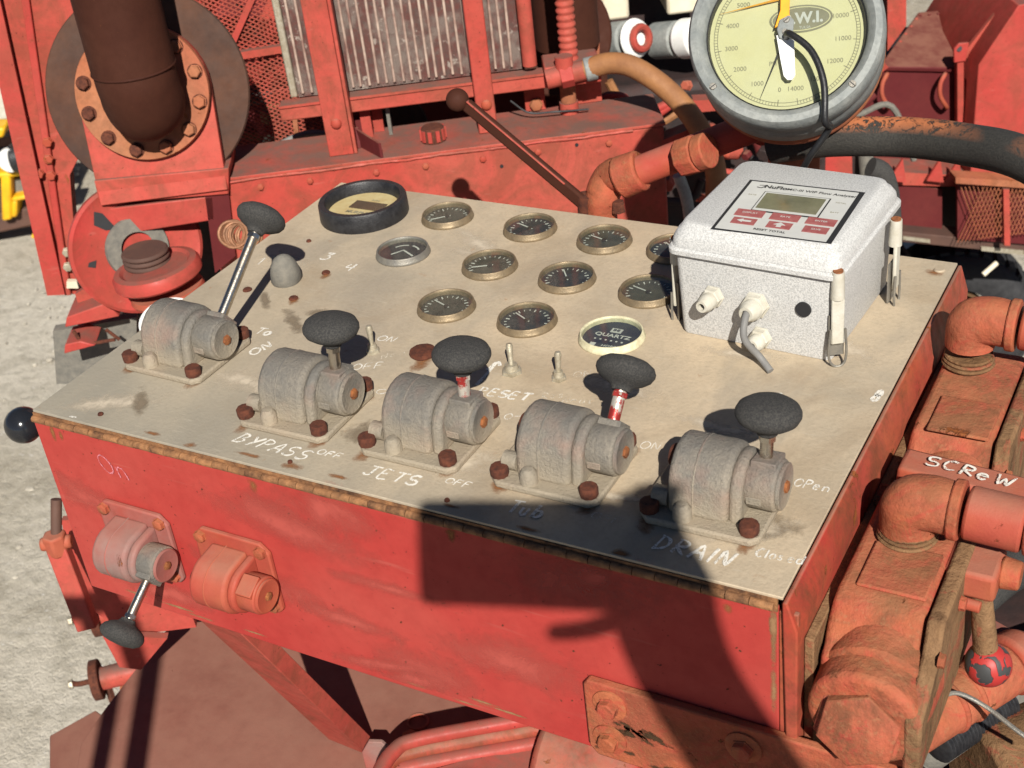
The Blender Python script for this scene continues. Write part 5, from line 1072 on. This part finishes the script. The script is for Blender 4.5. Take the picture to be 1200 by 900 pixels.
part('frame_bar', G().bar(wv(268, 66, VM - .006), wv(345, 54, VM - .006), .012, .016, VV), M['yard_red'], mg); part('frame_bar', G().bar(wv(268, 60, VM - .004), wv(312, -40, VM - .004), .010, .010, VV), M['yard_red_clean'], mg); part('frame_bar', G().bar(wv(345, 132, VM - .006), wv(352, 200, VM - .006), .008, .01, VV), M['ring'], mg)
fan = thing('belt_drive', 'red belt drive housing with a dark roller behind the expanded metal guard', 'belt drive', B(-.4, 2.5, 1.2))
vquad('housing', ((200, -40), (420, -40), (420, 110), (200, 110)), 2.52, .05, 'maroon', fan); vquad('panel', ((278, 80), (345, 76), (350, 104), (282, 108)), 2.46, .03, 'yard_red_clean', fan); vquad('belt_cover', ((285, 70), (330, -40), (372, -40), (345, 68)), 2.44, .02, 'yard_red', fan)
part('roller', G().cyl(wv(278, 112, 2.40), wv(325, 110, 2.40), .017), M['dark'], fan); part('roller', G().cyl(wv(320, 108, 2.40), wv(360, 104, 2.40), .019), M['yard_red'], fan)
vquad('lower_wall', ((200, 110), (480, 110), (480, 260), (200, 260)), 2.60, .04, 'maroon', fan)
for i in range(26):
    x, y = random.uniform(240, 350), random.uniform(122, 190); p = wv(x, y, random.uniform(2.34, 2.55)); r = random.uniform(.006, .02)
    part('drive_piece', G().box(p, (r * 2, r * 1.5, r), Matrix.Rotation(random.random() * 3, 3, 'Y') @ Matrix.Rotation(random.random() * 3, 3, 'Z')), M[random.choice(('yard_red', 'dark', 'khaki', 'yard_red_clean', 'zinc'))], fan, bev=.001)
solo('guard_hose', G().tube([wv(300, 186, 2.2), wv(330, 168, 2.2), wv(362, 156, 2.2), wv(410, 160, 2.2)], .005, 10), M['cable_grey'], 'thin grey hose curving up behind the guard mesh and the cooler post', 'hose', wv(330, 168, 2.2))
vq = [wv(200, -60, 2.30), wv(262, -60, 2.30), wv(240, 26, 2.30)]; t = thing('red_cone', 'pink-red cone guard tip above the brown exhaust disc', 'guard', vq[2])
part('cone', G().slab([wv(*p, 2.3) for p in ((205, -40), (276, -40), (247, 28), (215, 8))], VV * .03), M['yard_red_clean'], t, bev=.006); part('cone_edge', G().bar(wv(232, 24, 2.29), wv(266, -40, 2.29), .014, .014, VV), M['yard_red'], t, bev=.004)

# ------------------------------------------------------------------ engine in the middle distance
en = thing('engine', 'engine with the shade of its bay painted in, under the white filters, behind the brown hose', 'engine', B(.4, 2.7, .9))  # shade of the engine bay is put into the dark colour of these parts
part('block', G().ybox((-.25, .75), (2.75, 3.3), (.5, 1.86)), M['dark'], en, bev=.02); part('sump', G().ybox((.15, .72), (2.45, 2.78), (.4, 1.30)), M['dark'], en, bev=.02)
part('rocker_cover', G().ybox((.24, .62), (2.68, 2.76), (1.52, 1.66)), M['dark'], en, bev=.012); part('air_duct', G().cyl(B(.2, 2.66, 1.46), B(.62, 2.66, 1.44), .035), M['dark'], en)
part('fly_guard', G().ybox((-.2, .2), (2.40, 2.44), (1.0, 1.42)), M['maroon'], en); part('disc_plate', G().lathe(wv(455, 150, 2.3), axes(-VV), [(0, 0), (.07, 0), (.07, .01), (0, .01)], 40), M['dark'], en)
vquad('white_sheet', ((458, 128), (500, 166), (500, 200), (454, 200)), 2.34, .01, 'white_pl', en)
rnd = random.Random(3)
for i in range(46):
    x, y = rnd.uniform(715, 965), rnd.uniform(95, 240); p = wv(x, y, rnd.uniform(2.25, 2.44)); r = rnd.uniform(.006, .018); m_ = M[rnd.choice(('dark', 'dark', 'maroon', 'yard_red_clean', 'yard_red', 'red_cast', 'dark'))]
    if i % 3 == 0: part('engine_pipe', G().tube([p, p + UU * rnd.uniform(.02, .09) + ZZ * rnd.uniform(-.05, .03), p + UU * rnd.uniform(.04, .13) + ZZ * rnd.uniform(-.09, .04)], r * .5, 10), m_, en)
    else: part('engine_fitting', (hexbolt(G(), p, V((rnd.uniform(-1, 1), -1, rnd.uniform(-.3, .8))), r, r * 1.6) if i % 2 else G().cyl(p, p + V((rnd.uniform(-.04, .04), -.03, rnd.uniform(-.02, .03))), r, n=14)), m_, en, bev=.001)
for k, (xa, xb, y, lab) in enumerate(((712, 746, 46, 'white-rimmed oil filter nearer the brown silencer, left of the pair'), (768, 806, 46, 'big blue-grey oil filter with a white end cap, beside the gauge housing'))):
    a, b_ = wv(xa, y + 2, 2.52), wv(xb, y - 1, 2.46); d = (b_ - a).normalized(); t = thing('oil_filter', lab, 'filter', a, 'filters on the engine')
    part('canister', G().cyl(a, b_ - d * .02, .034, n=32), M['fbody'] if 'fbody' in M else M['galv'], t, bev=.004); part('end_cap', G().cyl(b_ - d * (.016 if k else .012), b_ + d * (.03 if k else .004), .0365, n=32), M['white'], t, bev=.008)
    if not k: part('bracket', G().torus(b_ + d * .012, d, .02, .007, 20, 8), M['yard_red_clean'], t)
for xa, xb, y0, y1, lab in ((706, 735, -30, 26, 'small cream box over the nearer filter'), (782, 838, -40, 19, 'larger cream box over the white-capped filter')):
    a, b_ = bz(xa, y1, 2.5), bz(xb, y0, 2.5); solo('filter_head', G().ybox((a.x, b_.x), (2.5, 2.6), (a.z, b_.z)), M['cream_paint'], lab, 'filter head', B(a.x, 2.5, a.z), bev=.006)
solo('return_pipe', G().tube([wv(795, 205, 1.9), wv(806, 240, 1.9), wv(812, 300, 1.9)], .009, 12), M['galv'], 'pale blue-grey pipe in the gap left of the white analyzer', 'pipe', wv(795, 205, 1.9))
g = thing('red_cross_members', 'bright red frame members between the gauge post and the far cabinet', 'frame', B(.5, 2.4, 1))
vquad('upright', ((968, 172), (998, 172), (1000, 240), (966, 240)), 2.45, .04, 'yard_red_clean', g); vquad('upright', ((1040, -30), (1062, -30), (1062, 30), (1040, 60)), 2.75, .05, 'yard_red', g); vquad('cross_bar', ((812, 118), (850, 116), (860, 128), (815, 132)), 2.40, .03, 'yard_red_clean', g); vquad('cross_bar', ((775, 165), (812, 150), (812, 172), (778, 180)), 2.0, .03, 'yard_red', g)
solo('grey_riser', G().cyl(wv(1018, 230, 2.0), wv(1012, 150, 2.0), .012, n=16), M['rubber_grey'], 'grey riser pipe between the red upright and the cabinet', 'pipe', wv(1018, 230, 2.0))
solo('black_duct', G().tube([wv(1020, 196, 1.9), wv(1034, 203, 1.9), wv(1042, 230, 1.9), wv(1045, 270, 1.9)], .016, 14), M['rubber'], 'black rubber duct dropping behind the white analyzer under the black hose', 'duct', wv(1020, 196, 1.9))

# ------------------------------------------------------------------ red cabinet and trailer on the right
cb = thing('machine_cabinet', 'red cabinet, its shade painted maroon, with two grab handles and a riveted sloping lid, right of the gauge', 'cabinet', B(.95, 2.75, 1))  # door and lid carry their shade in the maroon colour
v1 = 2.78
vquad('door', ((1016, 78), (1122, 80), (1124, 200), (1010, 200)), v1, .03, 'maroon', cb)
A0, A1 = wv(1030, 78, v1 - .01), wv(1124, 80, v1 - .01); A2, A3 = wv(1172, 6, 2.98), wv(1076, 14, 2.98); nl = (A1 - A0).cross(A3 - A0).normalized()
part('lid', G().slab([A0, A1, A2, A3], nl * -.012), M['maroon'], cb, bev=.003)
for i in range(9): p = A3.lerp(A2, (i + .5) / 9).lerp(A0.lerp(A1, (i + .5) / 9), .07); part('rivet', G().ball(p, (.004, .004, .003), axes(nl), 10, 6), M['maroon'], cb)
for i in range(4): p = A0.lerp(A3, .45 + i * .14) + (A1 - A0) * .04; part('rivet', G().ball(p, (.004, .004, .003), axes(nl), 10, 6), M['yard_red'], cb)
for x in (1040, 1108):
    y0, y1 = (87, 126); p = [wv(x, y0, v1), wv(x - 1, y0 + 1, v1 - .03), wv(x - 6, (y0 + y1) / 2 - 8, v1 - .038), wv(x - 6, (y0 + y1) / 2 + 6, v1 - .038), wv(x + 1, y1 - 1, v1 - .03), wv(x + 1, y1, v1)]
    part('grab_handle', G().tube(p, .0048, 10), M['red_cast'], cb)
part('lid_edge', G().bar(wv(1020, 88, v1 - .02), wv(1037, 74, v1 - .02), .02, .012, VV), M['yard_red_clean'], cb)
bx_ = thing('red_housing', 'large bright red chamfered housing at the right edge beside the cabinet with the grab handles', 'housing', B(1.1, 2.6, .9)); v2 = 2.68
a, b_, c = bz(1147, 76, v2), bz(1194, 6, v2), bz(1300, -30, v2); zlow = bz(1150, 240, v2).z
prof = [B(a.x, v2, zlow), B(a.x, v2, a.z), B(b_.x, v2, b_.z), B(b_.x + .3, v2, b_.z + .02), B(b_.x + .3, v2, zlow)]
part('shell', G().slab(prof, VV * .35), M['yard_red_clean'], bx_, bev=.002)
part('edge_angle', G().bar(wv(1124, 190, v1 - .03), wv(1124, 58, v1 - .03), .014, .02, VV), M['yard_red_clean'], bx_, bev=.002); part('edge_angle', G().bar(wv(1124, 72, v1 - .03), wv(1188, -8, v1 - .03), .014, .014, VV), M['yard_red'], bx_, bev=.002)
e_ = wv(1122, 56, v1 - .04); part('lifting_eye', G().slab([wv(*p, v1 - .045) for p in ((1118, 74), (1118, 58), (1124, 51), (1136, 50), (1132, 72))], VV * .008), M['yard_red_clean'], bx_, bev=.002); part('eye_hole', G().cyl(wv(1124, 57, v1 - .046), wv(1124, 57, v1 - .038), .006, n=14), M['ink'], bx_)
tr_ = thing('trailer_chassis', 'rusty red trailer frame with gussets and a mesh guard, under the cabinet with the grab handles', 'trailer', B(1, 2.7, .6)); v3 = 2.70
vquad('side_panel', ((1030, 214), (1104, 222), (1104, 280), (1030, 272)), v3, .03, 'maroon', tr_); vquad('ledge', ((1020, 200), (1250, 212), (1250, 222), (1020, 216)), v3 - .01, .08, 'yard_red', tr_)
for x in (1046, 1090, 1112): vquad('gusset', ((x - 4, 212), (x + 12, 186), (x + 16, 214)), v3 - .03, .006, 'yard_red_clean', tr_)
vquad('lower_rail', ((1020, 268), (1260, 292), (1260, 304), (1020, 280)), v3 - .04, .06, 'brown_steel', tr_, bev=.002); vquad('rail_edge', ((1058, 277), (1090, 281), (1090, 285), (1058, 281)), v3 - .045, .004, 'zinc', tr_); vquad('rail_edge', ((1150, 289), (1200, 294), (1200, 299), (1150, 294)), v3 - .045, .004, 'zinc', tr_); vquad('side_panel', ((1104, 214), (1122, 214), (1122, 284), (1104, 282)), v3 + .05, .02, 'dark', tr_)
part('tie_rod', G().cyl(wv(1168, 308, v3 - .05), wv(1152, 322, v3 - .06), .006), M['cream_paint'], tr_)
gm = thing('radiator_guard', 'orange-red box guard of fine mesh at the right edge under the black hose', 'guard', B(1.15, 2.6, .9)); v4 = 2.62
vquad('back_sheet', ((1122, 214), (1250, 226), (1250, 290), (1122, 280)), v4 + .03, .01, 'maroon', gm); vquad('post', ((1176, 222), (1183, 222), (1184, 288), (1177, 288)), v4 - .01, .01, 'yard_red', gm); vquad('top_bar', ((1120, 208), (1250, 216), (1250, 224), (1120, 215)), v4 - .01, .04, 'ring', gm)
g = G(); q0, q1 = bz(1122, 284, v4), bz(1215, 214, v4)
for i in range(20):
    x = q0.x + (q1.x - q0.x) * i / 19
    g.bar(B(x, v4, q0.z), B(x + .05, v4, q1.z + .01), .0015, .0015, VV); g.bar(B(x + .05, v4 + .002, q0.z), B(x, v4 + .002, q1.z + .01), .0015, .0015, VV)
part('mesh', g, M['ring'], gm, kind='stuff')
WC = wv(1118, 374, 2.95); WM = axes((-VV * .97 - UU * .25), UU)
wh = thing('truck_tyre', 'black trailer tyre on an orange-brown rim behind the right back corner of the console', 'tyre', WC)
part('tyre', G().lathe(WC, WM, [(.085, -.02), (.10, .028), (.135, .04), (.17, .036), (.188, .02), (.192, -.03), (.188, -.10), (.12, -.11), (.085, -.08)], 56), M['tyre'], wh, angle=50)
for i in range(36): a = 2 * pi * i / 36; part('tread_block', G().box(WC + WM @ V((.191 * cos(a), .191 * sin(a), -.02)), (.012, .022, .07), WM @ Matrix.Rotation(a, 3, 'Z')), M['tyre'], wh)
part('rim', G().lathe(WC, WM, [(0, -.01), (.045, -.01), (.06, -.03), (.08, -.02), (.09, .026), (.084, .024), (.075, -.015)], 40), M['khaki'], wh)
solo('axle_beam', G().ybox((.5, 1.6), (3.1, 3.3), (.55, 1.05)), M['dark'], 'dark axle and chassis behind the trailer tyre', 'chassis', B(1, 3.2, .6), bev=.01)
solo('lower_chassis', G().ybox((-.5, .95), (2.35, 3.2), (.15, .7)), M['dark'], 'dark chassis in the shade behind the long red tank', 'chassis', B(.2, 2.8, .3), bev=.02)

# ------------------------------------------------------------------ across the yard, far left
ym = thing('yellow_machine', 'yellow machine with a brown beam and small white wheel across the yard', 'machine', wz(20, 290, 0)); v5 = 5.0
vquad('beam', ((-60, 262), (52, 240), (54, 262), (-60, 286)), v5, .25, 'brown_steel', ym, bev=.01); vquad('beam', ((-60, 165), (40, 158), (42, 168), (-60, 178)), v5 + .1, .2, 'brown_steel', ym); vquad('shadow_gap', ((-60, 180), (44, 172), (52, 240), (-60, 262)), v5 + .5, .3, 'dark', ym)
for pts in (((-20, 205), (34, 200), (34, 206), (-20, 212)), ((0, 205), (12, 204), (14, 258), (2, 260)), ((13, 232), (38, 227), (38, 233), (13, 238)), ((13, 236), (20, 235), (20, 255), (13, 256)), ((36, 276), (50, 273), (50, 279), (36, 281)), ((-20, 150), (6, 150), (4, 162), (-20, 164)), ((24, 172), (30, 170), (31, 175), (25, 177))): vquad('yellow_bar', pts, v5 - .05, .1, 'yellow', ym, bev=.01)
part('machine_wheel', G().cyl(wv(14, 186, v5 - .06), wv(14, 186, v5 - .06) + UU * .10, .055, n=24), M['black'], ym, bev=.01); part('wheel_face', G().cyl(wv(13, 186, v5 - .07) - VV * .02, wv(13, 186, v5 - .07), .045, n=24), M['white'], ym); vquad('grey_panel', ((16, 210), (38, 207), (38, 226), (16, 230)), v5, .05, 'rubber_grey', ym)
vquad('white_panel', ((-60, 40), (12, 40), (24, 152), (-60, 160)), 5.5, .2, 'white_pl', ym)
solo('white_trailer', G().slab([wv(*p, 5.9) for p in ((-120, -120), (4, -120), (16, 60), (-120, 70))], VV * .5), M['cream_paint'], 'pale box trailer body at the far left edge behind the yellow machine', 'trailer', wv(0, 60, 5.9), bev=.02)
solo('yard_fence_plate', G().ybox((-4, 3), (9.5, 9.7), (0, 2.6)), M['brown_steel'], 'long brown steel wall far behind the machines', 'wall', B(0, 9.6, 0))

rnd = random.Random(21)
for k, (x, y, v_, m_, r, lab) in enumerate(((720, 150, 2.3, 'cable_black', .005, 'thin black wire looping over the engine behind the brown hose'), (752, 128, 2.34, 'hose_brown', .008, 'brown fuel line sagging across the dark engine'), (850, 205, 2.2, 'cable_black', .007, 'black wire dropping behind the red union nut'),
        (985, 120, 2.5, 'rubber_grey', .006, 'grey wire draped beside the pressure gauge housing'), (322, 40, 2.3, 'cable_black', .004, 'thin black wire running down the side of the oil cooler'), (130, 318, 2.05, 'cable_black', .004, 'thin black wire hanging in front of the red reel disc'))):
    p = wv(x, y, v_); d = UU * rnd.uniform(.03, .07); solo('loose_wire', G().tube([p - d + ZZ * .06, p - d * .4 - ZZ * .01, p + d * .5 - ZZ * .03, p + d * 1.6 - ZZ * rnd.uniform(-.02, .06), p + d * 2.4 - ZZ * .14], r, 8), M[m_], lab, 'wire', p, 'loose wires and lines among the machinery')
for k in range(7):
    px_ = 300 + k * 68 + rnd.uniform(-8, 8); p = B(bz(px_, 200, 2.0).x, 1.999, TZ - .02)
    part('seam_bolt', hexbolt(G(), p, -VV, .005, .004, k), M['red_cast'], tank)
part('weld_bead', G().tube([B(tl.x + .01 + i * .045, 1.9985 + .0012 * (i % 2), TZ - .006 + .0008 * (i % 3)) for i in range(15)], .0024, 6).rough(.0012, 220), M['yard_red'], tank)
# ------------------------------------------------------------------ the photographer, whose shadow falls across the console
def CP(x, y, z): return CAM_LOC + CAM_ROT @ V((x, y, z))
ph = thing('phone', 'black smartphone held up sideways by the photographer', 'phone', CP(.03, -.025, .012))
part('case', G().slab([CP(x, y, .006) for x, y in rrect(.089, .0475, .010)], CAM_ROT @ V((0, 0, .009))), M['black'], ph)
for ch in ph.children: ch.location = CAM_ROT @ V((.039, -.025, 0))
# person: skeleton in the yard frame, grown with a skin modifier
grip = CP(.118, -.028, .012)
gB = toB(grip)
sh_r = V((gB.x + .03, gB.y - .40, 1.78)); el = V((gB.x + .17, gB.y - .16, 1.87)); wr = toB(CP(.168, -.105, .035))
J = {'pel': V((gB.x - .16, gB.y - .50, 1.30)), 'sp': V((gB.x - .16, gB.y - .49, 1.52)), 'ch': V((gB.x - .16, gB.y - .48, 1.70)), 'nk': V((gB.x - .16, gB.y - .46, 1.86)), 'hd0': V((gB.x - .16, gB.y - .44, 1.94)), 'hd1': V((gB.x - .16, gB.y - .43, 2.06)), 'sr': sh_r, 'er': el, 'wr': wr, 'pr': toB(CP(.150, -.046, .035)),
     'sl': V((gB.x - .36, gB.y - .48, 1.77)), 'el': V((gB.x - .42, gB.y - .42, 1.50)), 'wl': V((gB.x - .38, gB.y - .24, 1.36)), 'hl': V((gB.x - .36, gB.y - .15, 1.34)),
     'h1': V((gB.x - .08, gB.y - .50, 1.22)), 'k1': V((gB.x - .07, gB.y - .46, .80)), 'a1': V((gB.x - .06, gB.y - .52, .40)), 't1': V((gB.x - .05, gB.y - .36, .345)), 'h2': V((gB.x - .24, gB.y - .50, 1.22)), 'k2': V((gB.x - .26, gB.y - .46, .80)), 'a2': V((gB.x - .27, gB.y - .52, .40)), 't2': V((gB.x - .28, gB.y - .36, .345))}
RAD = dict(pel=.145, sp=.135, ch=.15, nk=.058, hd0=.085, hd1=.092, sr=.062, er=.05, wr=.038, pr=.052, sl=.06, el=.042, wl=.028, hl=.03, h1=.09, k1=.058, a1=.042, t1=.035, h2=.09, k2=.058, a2=.042, t2=.035)
J['pm'] = toB(CP(.116, -.045, .032)); J['th'] = toB(CP(.140, -.002, .034)); J['tb'] = toB(CP(.120, .001, .034)); RAD.update(pm=.064, th=.056, tb=.052)
EDG = ['pr pm', 'pr th', 'th tb', 'pel sp', 'sp ch', 'ch nk', 'nk hd0', 'hd0 hd1', 'ch sr', 'sr er', 'er wr', 'wr pr', 'ch sl', 'sl el', 'el wl', 'wl hl', 'pel h1', 'h1 k1', 'k1 a1', 'a1 t1', 'pel h2', 'h2 k2', 'k2 a2', 'a2 t2']
FIN = {'i': [(.135, -.012, .030), (.115, .004, .026), (.095, .006, .022)], 'm': [(.130, -.03, .022), (.100, -.02, .026), (.072, -.018, .022)], 'r': [(.128, -.05, .022), (.098, -.045, .026), (.072, -.045, .022)], 'p': [(.125, -.078, .03), (.095, -.090, .02), (.064, -.095, .012)], 't': [(.165, -.005, .030), (.150, .016, .020), (.125, .026, .018)]}
bm = bmesh.new(); lay = bm.verts.layers.skin.verify(); vx = {}
for k, p in J.items():
    v = bm.verts.new(B(*p)); v[lay].radius = (RAD[k], RAD[k]); vx[k] = v
    if k == 'pel': v[lay].use_root = True
for e_ in EDG: a, b_ = e_.split(); bm.edges.new((vx[a], vx[b_]))
for k, pts in FIN.items():
    last = vx['pr']
    for i, p in enumerate(pts):
        v = bm.verts.new(CP(*p)); v[lay].radius = (.0105 - .001 * i,) * 2; bm.edges.new((last, v)); last = v
me = bpy.data.meshes.new('person'); bm.to_mesh(me); bm.free(); me.materials.append(M['cloth'])
po = bpy.data.objects.new('person', me); COL.objects.link(po); po.modifiers.new('skin', 'SKIN').use_smooth_shade = True; sb_ = po.modifiers.new('subdivision', 'SUBSURF'); sb_.levels = 1; sb_.render_levels = 2
props(po, 'photographer in dark work clothes holding a phone up with the right hand', 'person'); ORG[po] = V((0, 0, 0))
hc = B(*(J['hd1'] + V((0, -.01, .03)))); part('hair', G().ball(hc, (.10, .105, .09), YARD), M['hair'], po)
fc = B(*(J['hd1'] + V((0, .085, -.01)))); part('face', G().ball(fc, (.062, .035, .085), YARD).cyl(fc + VV * .03 + ZZ * .02, fc + VV * .05 - ZZ * .02, .010, .016, 10), M['skin'], po)
st_ = thing('bounce_block_platform', 'unseen brown steel platform under the photographer, added to block light off the ground', 'platform', B(.3, -.4, 0))  # unseen platform, put in to stop light bouncing off the ground
part('deck', G().ybox((-.55, 1.9), (-2.2, 1.30), (.26, .30)), M['brown_steel'], st_, bev=.003)
for du in (-.5, 1.85):
    for dv in (-2.15, 1.2): part('leg', G().ybox((du - .03, du + .03), (dv - .03, dv + .03), (0, .26)), M['brown_steel'], st_)
hb = [wz(x, 900, DK) + V((.57, -.82, 0)) * 1.12 for x in (158, 116)]
hr = thing('stripe_shadow_posts', 'two unseen slim posts with a short top rail, added to cast the deck stripes', 'shadow_rail', V((hb[0].x, hb[0].y, 0)))  # unseen posts added to throw two shadow stripes across the deck
for p, w_ in zip(hb, (.034, .026)): part('post', G().cyl((p.x, p.y, 0), (p.x, p.y, 1.98), w_ / 2, n=16), M['galv'], hr)
part('top_rail', G().cyl((hb[0].x, hb[0].y, 1.99), (hb[1].x, hb[1].y, 1.99), .017, n=16), M['galv'], hr)
